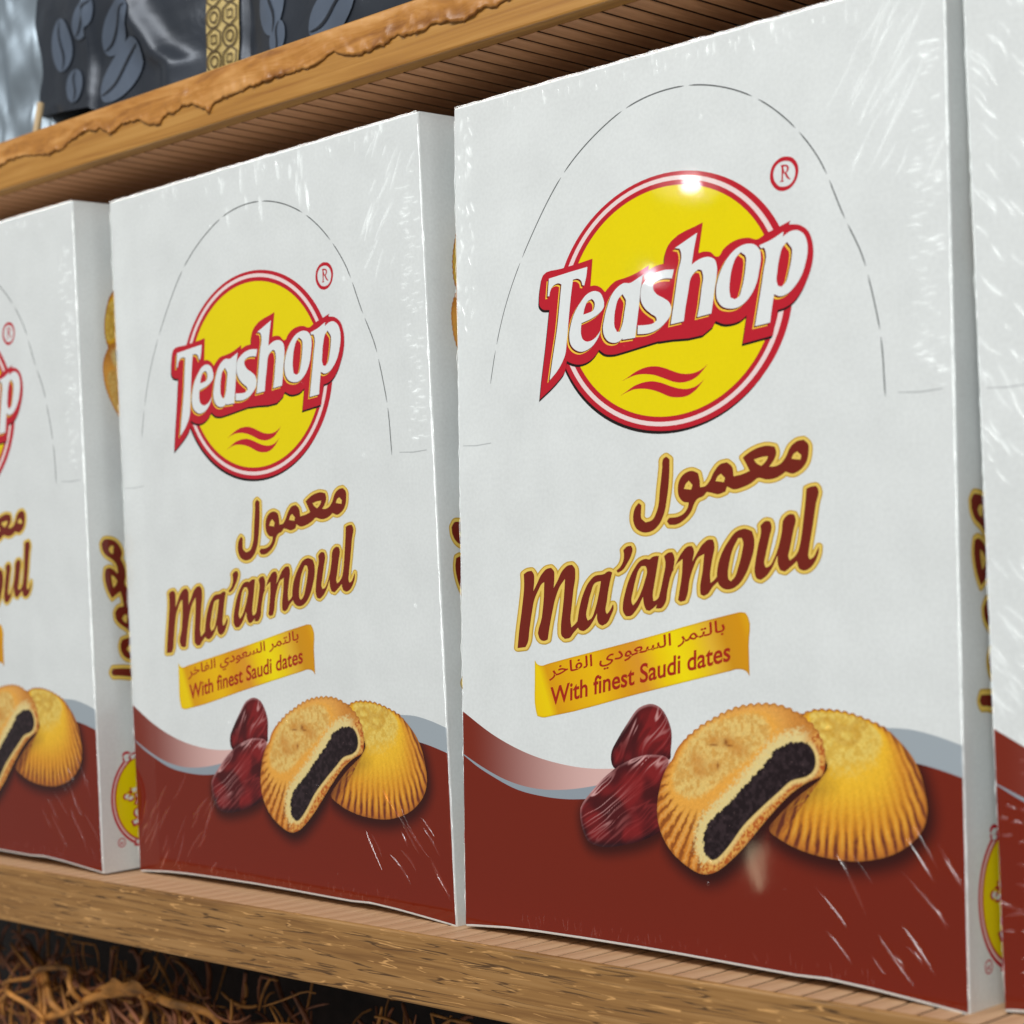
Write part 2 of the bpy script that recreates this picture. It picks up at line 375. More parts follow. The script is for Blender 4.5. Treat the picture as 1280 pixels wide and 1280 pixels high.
# ------------------------------------------------------------------ traced print, in millimetres on the box front (x right, z up)
SH = {
    'wordmark_outline': '3715 19253 31 55 39 49 139 69 194 19 214 -2 203 6 691 60 550 65 -99 -774 138 2 45 -5 56 -14 55 -20 53 -24 48 -27 46 -33 121 -117 112 90 101 69 65 39 68 35 73 27 74 16 241 22 79 11 157 23 76 15 164 40 157 50 309 104 -23 -134 197 67 68 16 68 9 140 7 110 8 15 175 11 57 34 102 23 49 28 46 33 40 37 38 83 71 241 132 290 83 308 63 295 71 -170 -806 142 15 47 0 60 -6 62 -9 60 -16 56 -20 49 -35 43 -45 44 -41 51 -23 36 -4 35 1 55 22 39 44 35 52 41 44 65 44 70 41 73 36 78 30 78 22 81 17 84 12 85 5 68 1 70 -3 70 -7 68 -12 58 -18 114 -46 56 -12 83 7 80 30 78 37 80 32 135 39 408 108 268 75 -82 -88 175 -21 86 -13 82 -24 70 -31 69 -39 64 -44 55 -48 51 -64 39 -72 30 -75 24 -74 18 -72 11 -72 5 -72 2 -72 -4 -88 -11 -87 -16 -86 -22 -84 -31 -95 -38 -93 -44 -91 -98 -174 -53 -84 -59 -80 -65 -77 -51 -52 -53 -51 -58 -48 -63 -42 -62 -34 -66 -30 -69 -26 -71 -21 -58 -12 -179 -25 -174 -644 -1006 -113 157 729 -145 -83 -52 -23 -65 -20 -70 -15 -72 -11 -73 -7 -69 -3 -71 1 -71 4 -70 11 -78 21 -75 31 -152 66 -72 -110 -26 -34 -345 -186 -495 -35 -560 25 -539 -4 45 17 -661 -85 -503 -68 -379 -45 -105 -10 -106 0 -81 5 -81 8 -80 14 -75 23 -56 29 -52 35 -102 74 -119 -123 -45 -37 -72 -48 -79 -44 -86 -37 -90 -28 -78 -16 -82 -11 -84 -4 -83 3 -83 10 -83 19 -83 24 -78 29 -37 16 -105 53 -36 -168 -22 -82 -38 -75 -50 -59 -61 -55 -66 -52 -142 -107 -78 -54 -160 -104 -115 -69 -355 -201 79 505 46 247 147 741 48 272 135 814 -142 13 -68 10 -61 20 -35 22 -34 25 -29 28 -25 28 -25 57 -4 62 18 216 12 90 17 89',
    'wordmark': '4026 19222 811 80 740 62 -43 -225 -19 -75 -75 -215 -76 17 -18 72 -12 35 -21 30 -26 22 -30 20 -34 17 -34 12 -46 7 -48 -1 -98 -9 -70 -329 -68 -389 -62 -401 -55 -412 -33 -205 -29 -209 -19 -102 -34 -99 -27 -53 -64 -104 -84 -112 -53 -61 -56 -59 -60 -57 -70 -59 -227 -167 125 562 175 723 43 196 46 254 116 767 39 235 -74 36 -25 8 -39 5 -41 -2 -40 -6 -37 -9 -35 -12 -33 -15 -57 -38 -26 -24 -39 -57 -29 -62 -24 -104 -73 1|6192 18158 -10 -21 -28 -40 -46 -45 -69 -47 -100 -52 -67 -28 -70 -24 -71 -24 -103 -29 -322 -69 -21 -111 -8 -86 -3 -50 3 -50 10 -49 23 -65 17 -32 23 -28 31 -25 37 -22 41 -19 41 -12 53 -6 56 4 56 10 51 13 53 18 49 23 46 27 42 30 39 32 99 110 -35 -95 -26 -48 -32 -46 -74 -87 -76 -75 -43 -34 -46 -31 -50 -27 -53 -24 -56 -21 -59 -17 -107 -21 -56 -6 -55 2 -63 10 -64 19 -61 25 -56 29 -48 33 -43 38 -38 42 -32 42 -30 58 -17 62 -9 63 -4 61 2 75 13 73 41 144 31 93 37 92 43 89 51 85 55 77 61 73 66 71 209 193 77 55 89 39 63 18 69 14 70 7 68 -5 49 -10 49 -16 47 -20 41 -23 41 -36 31 -43 26 -47 44 -105 17 -62;5382 18015 40 145 19 46 55 100 37 46 48 34 34 14 118 27 72 -66 17 -23 13 -33 4 -36 -2 -35 -7 -34 -10 -30 -14 -30 -19 -27 -24 -23 -39 -20 -48 -12 -150 -25|6970 18725 53 -3 111 -21 53 -3 66 9 62 20 381 144 -84 -303 -28 -140 -63 -424 -164 -857 -477 -5 1 39 -97 -60 -36 -15 -43 -11 -46 -8 -48 -3 -47 2 -54 7 -55 13 -53 18 -48 22 -47 31 -42 38 -36 41 -30 42 -25 49 -17 50 -11 52 -6 51 1 77 14 77 71 237 29 85 33 84 77 168 43 85 49 82 61 75 52 52 57 49 63 45 69 38 49 23 51 22;6910 18423 -124 -85 -35 -32 -40 -54 -29 -59 -65 -200 -17 -76 -13 -76 -14 -195 3 -59 14 -58 17 -36 46 -73 23 -36 105 -11 85 150 24 51 29 82 22 85 35 171 39 150 16 76 4 76 -3 39|8823 18870 -76 -239 -186 27 -62 4 -64 1 -65 -3 -63 -7 -59 -12 -92 -29 -41 -20 -30 -26 -17 -26 -12 -31 -5 -33 0 -31 14 -43 27 -43 34 -42 38 -38 59 -44 70 -37 74 -35 69 -38 107 -65 49 -34 40 -38 26 -37 21 -41 15 -41 9 -40 2 -57 -10 -57 -20 -55 -27 -51 -35 -47 -44 -43 -49 -41 -109 -79 -61 -38 -66 -35 -69 -29 -83 -28 -88 -22 -92 -16 -92 -11 -100 -3 -102 5 -207 15 16 243 185 -16 61 -3 172 -4 83 5 75 17 34 14 94 55 -15 60 -8 19 -32 33 -45 28 -51 26 -46 27 -134 96 -62 50 -54 55 -38 48 -35 52 -28 53 -21 52 -14 58 -4 58 2 59 14 115 13 58 20 55 31 50 37 37 45 33 49 31 110 62 63 30 66 26 68 23 84 22 88 17 90 12 91 6 91 -1|9674 19753 -111 -382 -33 -128 -71 -327 120 55 42 17 118 38 62 14 63 8 59 4 62 1 61 -5 57 -14 45 -17 45 -23 41 -26 34 -30 28 -39 18 -44 21 -92 6 -55 -1 -56 -5 -55 -20 -146 -66 -268 -82 -433 -54 -235 -491 -44 90 332 45 217 38 219 42 163 16 81 -1 83 -8 39 -37 116 -119 34 -114 -53 -34 -21 -36 -29 -33 -33 -30 -35 -26 -37 -32 -67 -19 -72 -29 -150 -105 -408 -46 -212 -41 -226 -470 -35 167 753 140 661 39 123 48 122 32 123 -8 125 -10 30 -36 89 -172 43|11398 19212 -84 1 -83 -11 -81 -19 -77 -24 -78 -31 -73 -39 -69 -45 -64 -47 -69 -59 -63 -64 -57 -69 -53 -70 -51 -73 -46 -77 -41 -78 -35 -81 -29 -78 -25 -80 -18 -82 -8 -82 0 -66 4 -68 12 -66 25 -64 30 -50 38 -50 43 -46 50 -38 57 -30 65 -24 68 -18 67 -13 70 -8 72 -2 71 4 67 10 63 18 60 24 57 28 54 31 67 45 61 51 56 55 51 57 50 63 44 66 39 70 34 70 33 84 26 87 77 318 13 70 4 72 -1 56 -4 58 -11 56 -24 53 -29 41 -37 40 -43 37 -47 30 -52 23 -58 16;11162 19019 -109 -65 -32 -25 -48 -52 -38 -59 -60 -126 -31 -77 -25 -79 -20 -81 -17 -81 -26 -162 -7 -82 2 -82 5 -47 27 -140 139 -61 74 20 36 11 31 15 37 37 24 48 36 103 31 77 26 79 23 80 38 150 27 142 28 200 2 63 -14 63 -14 28|12580 19362 -26 -133 68 37 86 42 45 17 48 12 53 7 57 3 56 -3 54 -11 53 -20 52 -28 48 -33 41 -36 37 -46 28 -53 22 -56 17 -54 13 -62 5 -63 0 -63 -3 -62 -10 -79 -17 -77 -22 -77 -53 -153 -31 -77 -37 -74 -42 -72 -49 -68 -54 -66 -59 -63 -65 -58 -51 -43 -53 -42 -57 -37 -63 -29 -63 -20 -68 -17 -69 -7 -68 5 -43 13 -125 61 -86 -367 -68 -358 -496 -40 245 1048 39 176 34 176 34 128 39 127 23 128 -14 130 -43 106 -127 7 -30 77 293 64 95 26 104 35;12683 19079 -105 -78 -31 -28 -42 -61 -31 -67 -70 -228 -21 -87 -30 -176 -25 -123 -8 -62 4 -62 7 -33 34 -98 111 -39 105 71 31 27 43 59 30 68 95 296 21 78 16 78 22 122 5 62 -3 62 -8 42',
    'waves': '6820 15982 200 77 275 121 96 34 81 24 84 21 85 17 86 11 82 7 84 2 83 -2 83 -6 83 -12 83 -17 161 -43 83 -28 240 -94 146 -51 74 -23 74 -18 73 -14 74 -10 73 -6 73 -3 68 2 67 4 66 9 65 12 55 14 54 17 53 19 50 22 45 23 128 82 -129 -118 -96 -79 -51 -40 -54 -38 -59 -34 -62 -28 -66 -24 -68 -20 -71 -16 -77 -12 -81 -8 -81 -2 -82 3 -67 8 -67 11 -68 15 -66 16 -82 26 -241 95 -243 87 -83 25 -81 19 -82 17 -84 14 -83 11 -84 7 -84 5 -84 0 -83 -3 -72 -8 -71 -11 -140 -29 -72 -18|6724 15568 230 97 254 118 89 32 81 22 84 18 86 14 86 10 82 7 84 3 84 -1 83 -6 83 -13 82 -17 162 -44 83 -27 160 -61 81 -29 160 -51 80 -23 82 -19 73 -12 74 -11 73 -6 73 -2 68 4 68 7 67 12 63 16 49 17 94 44 78 45 99 69 -100 -99 -85 -75 -51 -43 -55 -41 -58 -36 -62 -34 -66 -31 -69 -26 -71 -19 -71 -12 -74 -6 -75 -1 -75 2 -81 5 -82 10 -81 13 -79 18 -82 27 -241 103 -162 59 -82 27 -84 24 -81 19 -83 17 -83 13 -84 10 -84 7 -85 5 -84 1 -83 -5 -65 -9 -64 -13 -126 -30 -73 -21',
    'title': '2778 10637 115 60 41 15 42 9 134 12 68 -70 18 -24 16 -45 5 -49 -9 -177 -40 -235 141 198 102 157 55 77 66 70 100 85 56 37 64 27 38 9 123 15 84 -62 21 -23 23 -48 5 -52 -9 -182 -30 -219 165 214 51 78 48 79 53 76 67 67 98 75 56 32 60 22 38 7 120 9 82 -70 20 -25 17 -40 5 -43 1 -87 -7 -122 -24 -121 -32 -122 -27 -122 -91 -526 -28 -150 -12 -76 -3 -75 4 -53 27 -161 133 84 50 40 136 129 75 -149 -319 -265 -74 -79 -39 -37 -47 -28 -43 -12 -142 -16 -104 67 -26 25 -20 43 -5 48 7 211 16 114 43 227 72 424 32 248 30 316 -150 -144 -45 -50 -59 -81 -50 -85 -85 -174 -43 -102 -36 -105 -104 -342 -73 -267 -49 -200 -44 -200 -101 -34 -35 -6 -34 -1 -36 3 -34 6 -30 10 -24 12 -20 16 -36 36 -53 132 41 153 77 162 57 157 53 305 24 153 18 153 8 103 17 309 -75 -36 -23 -13 -44 -37 -35 -43 -152 -222 -41 -68 -37 -68 -39 -94 -29 -96 -83 -328 -88 -404 -16 -98 -12 -98 -21 -97 -42 -92 -85 -109 -333 -32 66 445 36 194 83 386 100 540 24 174 11 174|6019 10601 27 12 49 30 26 12 63 16 33 3 31 -2 20 -7 59 -31 -87 -248 -26 -83 -34 -119 -29 -119 -49 -241 -44 -150 -13 -74 14 -71 34 -55 77 55 50 51 41 56 75 114 19 -44 3 -72 -27 -73 -153 -251 -40 -51 -51 -43 -40 -22 -139 -53 -99 38 -26 17 -23 23 -17 28 -24 59 -9 45 3 141 -116 -169 -43 -54 -94 -111 -54 -51 -62 -44 -87 -49 -48 -19 -47 -8 -40 1 -42 7 -40 12 -33 16 -29 26 -21 33 -25 71 -6 55 9 57 28 113 37 170 23 84 60 178 38 95 43 93 49 91 94 154 55 74 65 68 56 52 62 50 67 43 75 31 54 10 118 7 58 6;5759 10382 32 6 96 11 -47 -204 -42 -148 -52 -167 -31 -93 -35 -93 -102 -232 -39 -66 -60 -53 -30 -16 -32 -14 -68 -27 -39 70 -10 23 -11 82 15 84 114 358 36 93 43 91 58 143 40 66 61 50 24 11|6762 11250 71 60 37 27 43 20 35 7 113 7 39 -55 9 -19 5 -49 -13 -50 -46 -100 -31 -57 -37 -54 -42 -53 -124 -148 -45 -45 -52 -40 -41 -22 -136 -56 -58 64 106 65 31 24 41 41 36 45 29 47 23 48 15 45 9 45 5 47 0 46 -4 28|8084 11066 -91 -384 -144 -575 -14 -72 -4 -72 3 -33 18 -100 74 17 23 8 63 39 48 56 41 61 45 58 69 -108 -164 -157 -85 -77 -94 -70 -41 -25 -130 -72 -121 25 -54 94 -15 33 -18 57 -25 178 -65 -97 -62 -99 -68 -96 -83 -88 -45 -42 -46 -43 -51 -37 -58 -24 -41 -7 -132 -1 -78 86 -19 31 -12 43 -4 46 6 94 12 92 24 92 30 91 65 183 37 92 41 90 46 89 50 84 53 84 60 80 111 126 46 49 50 45 59 35 46 19 49 16 51 11 50 5 36 -2 109 -19 72 50 26 13 47 17 50 10 38 4;7440 10799 145 -2 38 -68 9 -23 6 -76 -21 -77 -65 -154 -32 -82 -37 -82 -40 -81 -84 -145 -41 -65 -45 -63 -52 -60 -30 -28 -64 -54 -32 -27 -47 73 -15 79 16 82 56 167 47 164 111 303 32 68 45 62 23 23|8270 11060 85 54 43 25 48 15 30 4 94 1 57 -83 25 -104 -15 -110 -31 -112 -24 -111 95 173 34 56 92 144 52 68 60 64 100 96 58 41 66 25 31 5 100 3 48 -64 13 -22 15 -81 -17 -86 -31 -87 -24 -86 277 360 55 64 66 55 102 67 56 25 60 13 29 0 90 -10 35 -78 10 -26 9 -108 -24 -110 -37 -110 -31 -111 -48 -200 -22 -101 -11 -101 0 -51 9 -155 82 40 55 39 48 46 91 95 68 -128 -223 -159 -67 -58 -37 -42 -67 -86 -43 -36 -34 -18 -111 -44 -119 45 -9 111 -2 37 11 120 27 119 33 119 28 120 19 114 50 342 -159 -60 -45 -25 -59 -53 -44 -64 -120 -228 -41 -92 -35 -93 -32 -94 -22 -92 -33 -187 -27 -91 -18 -42 -59 -125 -172 -37 -88 56 106 446 27 131 22 130 12 100 23 302 -174 -100 -51 -38 -56 -58 -46 -65 -40 -68 -37 -68 -51 -108 -40 -113 -69 -227 -21 -96 -14 -98 -24 -95 -50 -85 -56 -64 -33 -29 -38 -20 -45 -10 -51 -1 -105 4 102 259 77 217 43 132 75 263 58 187 22 94 4 93 -7 47|11115 11721 -70 -1 -73 -12 -71 -19 -65 -24 -83 -47 -73 -62 -66 -69 -133 -145 -63 -80 -59 -82 -52 -84 -47 -88 -42 -90 -35 -92 -27 -93 -25 -128 -6 -64 1 -64 7 -57 10 -58 18 -56 31 -49 32 -33 40 -31 43 -27 47 -20 55 -12 60 -5 61 1 58 7 69 17 67 27 64 34 59 36 70 54 61 62 55 67 51 67 58 86 50 89 44 91 41 92 74 176 29 90 20 91 9 63 5 63 0 63 -7 63 -12 45 -52 136 -114 43;10878 11482 115 -3 36 -82 8 -28 4 -71 -14 -72 -69 -236 -30 -90 -33 -90 -95 -239 -37 -73 -51 -65 -27 -23 -61 -44 -31 -22 -54 41 -15 14 -16 33 -5 37 2 76 3 73 13 73 62 236 28 92 33 90 41 88 43 73|11620 11785 44 34 44 37 45 31 51 17 32 0 103 -15 33 -60 10 -20 10 -87 -22 -89 -35 -90 -30 -89 -30 -107 -65 -212 -29 -107 -41 -125 -14 -63 4 -61 8 -23 35 -67 87 23 26 11 53 36 41 49 35 54 75 122 37 70 63 143 36 96 58 194 27 98 17 97 9 101 21 94 51 77 38 32 44 31 48 25 50 12 32 1 100 -16 33 -59 9 -20 10 -86 -22 -88 -34 -88 -30 -89 -122 -456 -39 -106 -14 -53 4 -52 8 -20 34 -59 85 43 27 15 83 70 66 84 59 89 63 86 3 -160 -9 -51 -59 -109 -100 -98 -122 -89 -156 -106 -102 -64 -155 37 -34 62 -29 64 -15 64 -2 67 1 135 -117 -227 -47 -72 -50 -66 -54 -65 -59 -61 -68 -54 -38 -24 -123 -64 -107 24 -28 13 -25 26 -18 32 -22 69 -12 78 8 82 55 271 26 107 56 214 31 97 36 98 27 98 7 98|13131 12684 114 37 39 9 37 5 114 5 49 -54 14 -19 22 -88 -23 -96 -41 -99 -33 -98 -123 -590 -96 -417 -27 -140 -22 -88 -7 -44 3 -43 7 -22 34 -66 84 36 25 14 36 33 27 39 49 83 76 121 -6 -105 -6 -35 -15 -53 -21 -53 -26 -52 -29 -49 -40 -58 -46 -56 -53 -51 -61 -41 -41 -21 -44 -18 -45 -13 -45 -5 -40 3 -41 9 -39 14 -32 18 -23 25 -17 32 -22 67 -9 52 1 53 13 107 18 79 78 235 39 165 32 166 97 578 37 245',
    'arabic': '12873 13919 48 9 152 10 74 -52 35 -27 26 -29 21 -51 4 -56 -4 -58 -17 -127 -18 -72 -26 -68 -37 -63 -45 -54 -54 -51 -62 -46 -67 -37 -47 -22 -50 -19 -52 -15 -52 -6 -55 7 -57 17 -112 40 -96 -56 -33 -18 -60 -27 -63 -25 -65 -21 -68 -15 -62 -8 -64 -4 -65 0 -64 4 -66 13 -65 21 -65 17 -61 3 -55 -17 -51 -31 -51 -34 -53 -30 -76 -33 -78 -29 -80 -26 -160 -39 -81 -16 -81 -9 -78 4 -53 15 -53 22 -104 48 -57 -130 -134 -41 -67 -17 -68 -5 -54 7 -161 44 -162 28 -81 -78 -30 -22 -52 -22 -118 -29 -51 -23 -24 -18 -61 -63 -41 -59 -63 -128 -40 -61 -48 -55 -55 -53 -59 -50 -64 -45 -76 -45 -83 -41 -88 -32 -92 -19 -54 -3 -170 10 -83 101 87 91 214 3 68 9 59 13 60 17 56 21 50 25 54 38 48 45 39 49 30 52 11 29 20 88 -128 7 -38 9 -50 23 -44 33 -39 38 -31 40 -27 49 -15 55 -7 56 -2 54 2 65 11 66 19 63 30 59 38 52 47 50 54 44 61 34 63 24 71 19 74 9 70 -3 48 -12 48 -19 94 -42 41 -144 10 -48 4 -47 2 -142 139 10 41 10 40 21 36 28 63 62 56 67 87 148 54 68 99 100 56 44 64 32 50 12 165 17 124 -82 33 -30 32 -61 12 -69 4 -72 9 -70 231 31 76 15 60 15 177 55 -125 212 -101 150 118 71 41 22 75 37 78 34 80 30 83 24 88 21 90 16 92 10 92 0 57 -7 171 -36 42 -109 5 -36 -6 -51 -18 -51 -27 -49 -30 -47 -34 -43 -123 -119 115 -9 38 1 54 7 53 13 51 17 46 21 44 27 40 33 71 72 57 76 90 165 62 69 46 35 49 32;12866 13647 122 -104 -28 -111 -288 41 19 33 18 33 20 32 26 26 25 15 28 12 30 11;11449 13519 186 41 63 10 54 5 163 7 -27 -67 -12 -21 -36 -42 -47 -38 -100 -72 -119 52 -35 22 -25 23;10322 13209 141 -120 -40 -110 -289 43 18 32 17 32 19 30 25 27 24 19 28 16 29 15;9201 13076 130 -120 -53 -124 -254 33 18 37 17 38 20 36 26 33 22 18 24 17 25 16|8291 13712 25 19 90 48 123 -80 -14 -336 -8 -112 -18 -159 -21 -160 -28 -159 -83 -372 -31 -106 -44 -102 -41 -78 -46 -77 -54 -73 -65 -65 -51 -42 -56 -39 -61 -35 -64 -27 -69 -19 -73 -13 -75 -6 -73 3 -69 12 -70 21 -65 28 -55 33 -45 42 -36 50 -28 54 -20 54 -13 53 -4 55 2 55 8 54 13 56 19 55 27 54 34 49 27 27 92 77 97 -69 -26 -274 1 -50 17 -44 30 -31 41 -28 88 -54 122 23 58 14 52 20 60 44 45 58 72 128 60 141 30 149 18 154 21 151 53 298 47 298 2 61 -2 64',
    'banner': '3179 8131 45 -68 25 -32 32 -25 38 -16 43 -11 46 -8 45 -4 65 5 65 16 131 38 901 193 1744 356 842 174 889 195 865 196 847 184 833 163 184 37 61 6 46 -1 137 -13 63 -78 19 -26 60 -173 -5 -189 -32 -195 -18 -193 9 -805 -48 68 -26 32 -31 26 -58 26 -69 15 -74 8 -72 1 -76 -7 -77 -17 -155 -40 -799 -169 -818 -176 -1691 -368 -804 -187 -821 -197 -842 -190 -870 -162 -186 -38 -94 -15 -92 -4 -53 5 -156 29 -56 156 -39 206 -5 211 18 426',
    'ring_R': '12735 21293 72 -16 35 -11 33 -14 35 -22 33 -26 29 -29 27 -30 23 -31 20 -33 17 -34 13 -33 9 -32 5 -32 4 -64 -3 -39 -7 -39 -10 -38 -27 -73 -16 -35 -20 -33 -23 -32 -52 -57 -30 -26 -33 -23 -35 -20 -39 -19 -40 -15 -43 -11 -40 -7 -43 -3 -44 0 -43 5 -36 8 -36 11 -35 14 -34 16 -35 22 -33 26 -30 29 -52 60 -23 32 -19 32 -16 34 -13 35 -8 36 -5 36 -2 35 1 34 4 34 16 66 24 73 16 34 21 32 21 27 25 25 27 24 56 39 58 30 31 12 62 19 33 7 34 4 34 0;12704 21185 58 -14 28 -10 26 -13 27 -17 25 -21 23 -23 40 -47 31 -52 11 -26 8 -28 5 -30 2 -58 -3 -31 -6 -30 -19 -59 -31 -60 -20 -27 -23 -25 -27 -24 -31 -21 -34 -18 -36 -13 -40 -8 -42 -3 -44 0 -44 4 -66 11 -32 9 -29 12 -28 19 -25 22 -24 25 -42 52 -18 28 -16 30 -13 29 -17 59 -5 59 3 32 5 31 20 59 31 54 20 25 23 23 47 35 26 15 29 13 55 14 59 6 56 -1',
    'letter_R': '12510 21098 101 3 34 -3 25 -5 73 -23 34 -48 7 -16 2 -23 -4 -23 -9 -22 -12 -19 -12 -13 -46 -34 34 -67 13 -21 19 -24 42 -46 21 -23 -14 -15 -65 30 -19 12 -32 32 -22 39 -41 82 -42 5 -16 -178 32 -22 -8 -16 -113 5 -7 17 50 12 10 127 2 92 -2 151;12601 21048 85 -3 41 -47 -13 -54 -10 -16 -10 -10 -25 -16 -15 -5 -13 -2',
    'title_edge': '13390 12835 -117 -8 -89 -19 -119 -42 -23 -16 -16 -20 -14 -34 -26 -227 -19 -136 -56 -336 -17 -80 -4 5 -11 59 -8 21 -40 73 -15 21 -18 16 -26 14 -25 7 -76 14 -73 5 -34 -1 -74 -18 -48 -23 -60 -37 -64 -51 -14 -17 -56 -80 -9 -21 -20 -89 -9 -55 -1 -38 -19 -116 -52 -189 -47 -140 -32 -82 -46 -103 -32 -61 -74 -120 -37 -55 -10 -9 -3 3 1 21 41 120 35 134 65 206 21 83 33 99 40 102 23 107 -17 114 -21 46 -40 63 -29 22 -41 16 -65 12 -66 9 -74 -7 -45 -13 -40 -16 -82 -59 -58 -47 -21 -22 -19 -32 -3 -22 18 -108 -1 -70 -5 -17 -6 -5 -6 9 -36 88 -15 21 -28 23 -25 14 -110 42 -94 27 -57 8 -72 3 -54 -5 -67 -11 -73 -19 -105 -39 -86 -50 -21 -14 -69 -58 -73 -76 -131 -145 -71 -86 -80 -115 -58 -91 3 35 18 85 1 46 -10 96 -26 69 -26 57 -17 21 -18 15 -40 19 -80 13 -83 5 -33 -2 -84 -19 -61 -27 -42 -23 -35 -21 -90 -66 -51 -45 -53 -60 -9 -6 -67 80 -38 22 -29 8 -28 3 -66 -1 -66 -5 -40 -6 -41 -13 -62 -27 -84 -56 -169 -166 -5 0 -10 11 -49 66 -20 16 -29 14 -28 8 -34 3 -62 2 -72 -5 -49 -10 -73 -27 -133 -80 -38 18 -34 9 -141 5 -64 -5 -64 -13 -64 -21 -45 -21 -34 -21 -74 7 -40 1 -64 -5 -67 -13 -58 -17 -90 -38 -81 -53 -35 -31 -98 -102 -82 -95 -114 -161 -63 -107 -47 -91 -75 -176 -82 -226 -38 -131 -22 -137 -4 -138 3 -26 14 -45 25 -49 49 -59 48 -52 21 -16 30 -13 35 -8 161 -2 35 3 70 15 61 27 25 13 78 57 90 85 96 103 5 0 7 -7 46 -76 24 -21 34 -17 93 -22 54 -11 29 -2 49 5 40 15 99 55 54 -6 102 -3 108 10 43 11 39 18 46 29 43 37 69 79 60 112 22 88 19 123 17 73 62 210 41 119 63 126 35 39 70 122 5 -7 -11 -108 -26 -156 -23 -108 -104 -437 -4 -37 3 -29 11 -25 15 -18 16 -12 89 -57 23 -11 29 -7 38 -3 34 3 176 39 47 23 20 16 14 18 85 183 26 86 35 201 16 65 35 111 30 78 47 103 106 203 17 24 5 -3 0 -7 -31 -196 -31 -136 -39 -143 -20 -97 -6 -53 -3 -122 10 -104 9 -25 14 -20 31 -27 125 -50 51 -12 47 0 28 7 84 32 80 38 49 36 26 25 98 120 58 49 76 -58 48 -28 56 -25 86 -22 78 -6 45 0 104 9 100 23 56 21 72 35 82 47 102 78 58 59 60 71 65 85 64 98 9 6 7 -15 9 -52 29 -77 26 -41 24 -26 32 -25 57 -25 57 -14 57 -11 31 -3 30 2 36 10 102 51 64 37 97 75 84 89 76 95 5 0 4 -4 41 -69 41 -31 27 -11 133 -32 47 -7 48 5 35 14 95 59 126 86 17 7 29 -44 23 -24 31 -24 62 -31 59 -18 43 -8 63 -3 72 8 47 13 42 16 80 39 90 66 43 41 69 87 56 87 36 70 26 67 14 51 8 53 2 68 5 30 -2 24 -8 21 -15 20 -21 17 -21 11 -25 8 -29 2 -33 -4 -34 -13 -25 -19 -83 -127 -13 -16 -2 2 0 21 29 148 92 394 122 585 31 93 43 103 22 104 -2 37 -23 87 -19 34 -31 38 -46 45 -29 17 -29 8 -29 4;12859 11729 1 3 3 -3 1 -7 -18 -112 -24 -129 -39 -163 -27 -88 -34 -92 -22 -33 -27 -31 -5 -3 -1 3 3 17 22 68 111 418 27 85;10904 11310 2 3 5 -3 2 -7 -10 -56 -93 -308 -131 -335 -28 -56 -10 -11 -2 -2 -5 3 1 56 14 84 60 228 29 95 29 80 35 73 42 73;8167 10808 5 -11 -3 -29 -33 -105 -1 -6 -3 2 3 22 14 54 0 15;7484 10676 4 2 5 -2 3 -37 -17 -66 -105 -253 -49 -103 -69 -119 -5 -6 -3 4 1 18 32 114 117 324 32 62 26 36|7000 11474 -82 -6 -60 -13 -36 -14 -35 -17 -61 -43 -64 -52 -19 -20 -21 -34 -3 -23 21 -113 -2 -67 -9 -48 -27 -67 -37 -59 -48 -51 -53 -38 -59 -35 -35 -26 -10 0 -40 16 -46 12 -41 4 -56 -2 -41 -7 -73 -18 -52 -21 -62 -35 -88 -11 -156 -10 -54 -11 -45 -14 -84 -36 -93 -60 -68 -56 -58 -52 -75 -83 -60 -79 -49 -79 -83 -147 -45 -93 -55 -133 -57 -158 -5 8 3 32 68 389 62 254 22 118 7 65 3 152 -7 65 -20 54 -15 27 -45 50 -38 33 -63 45 -42 17 -48 6 -150 -11 -80 -17 -81 -33 -41 -23 -87 -60 -47 -37 -89 -87 -5 3 -26 47 -30 35 -106 79 -40 20 -32 8 -38 3 -126 -12 -74 -14 -31 -9 -83 -36 -91 -61 -93 -79 -51 -51 -8 4 -14 28 -37 47 -63 63 -38 24 -52 17 -61 4 -146 -13 -67 -14 -45 -15 -73 -33 -63 -34 -36 -25 -21 -23 -13 -27 -4 -47 12 -193 -10 -200 -31 -208 -64 -354 -105 -499 -46 -241 -63 -429 2 -47 23 -37 33 -27 48 -17 59 -6 62 3 292 29 34 8 28 12 30 20 16 16 91 118 53 114 19 86 35 230 102 456 57 230 36 117 35 85 25 47 28 46 13 16 5 1 1 -40 -14 -105 -74 -447 -53 -148 -85 -179 -41 -168 4 -27 57 -141 43 -53 49 -40 44 -25 38 -15 88 -18 109 -1 39 3 40 9 43 12 93 35 29 20 21 24 17 35 51 235 66 259 111 381 41 131 40 112 46 107 14 22 4 -3 -1 -23 -7 -42 -126 -731 -6 -261 13 -58 21 -46 16 -19 30 -30 28 -21 109 -66 50 -14 65 -2 144 16 76 20 59 30 55 40 84 88 83 71 88 -23 43 -8 37 -2 89 3 53 12 53 20 43 19 73 41 85 61 59 54 58 63 10 -4 41 -36 59 -32 99 -37 32 -8 31 -2 36 3 31 8 130 49 67 33 78 61 42 50 37 52 132 220 38 90 4 30 -1 86 -15 46 -14 29 -15 18 -30 23 -25 11 -30 8 -62 0 -51 -14 -5 6 38 187 39 157 50 168 65 182 8 5 45 -17 46 -6 36 1 31 8 158 65 53 29 71 54 50 51 110 132 45 55 56 80 37 68 53 119 9 52 1 40 -7 45 -14 34 -53 75 -29 23 -40 16 -50 8;5643 10058 1 3 2 -3 -1 -12 -10 -37 -61 -193 -39 -102 -46 -94 -1 15 9 34 56 185 55 140',
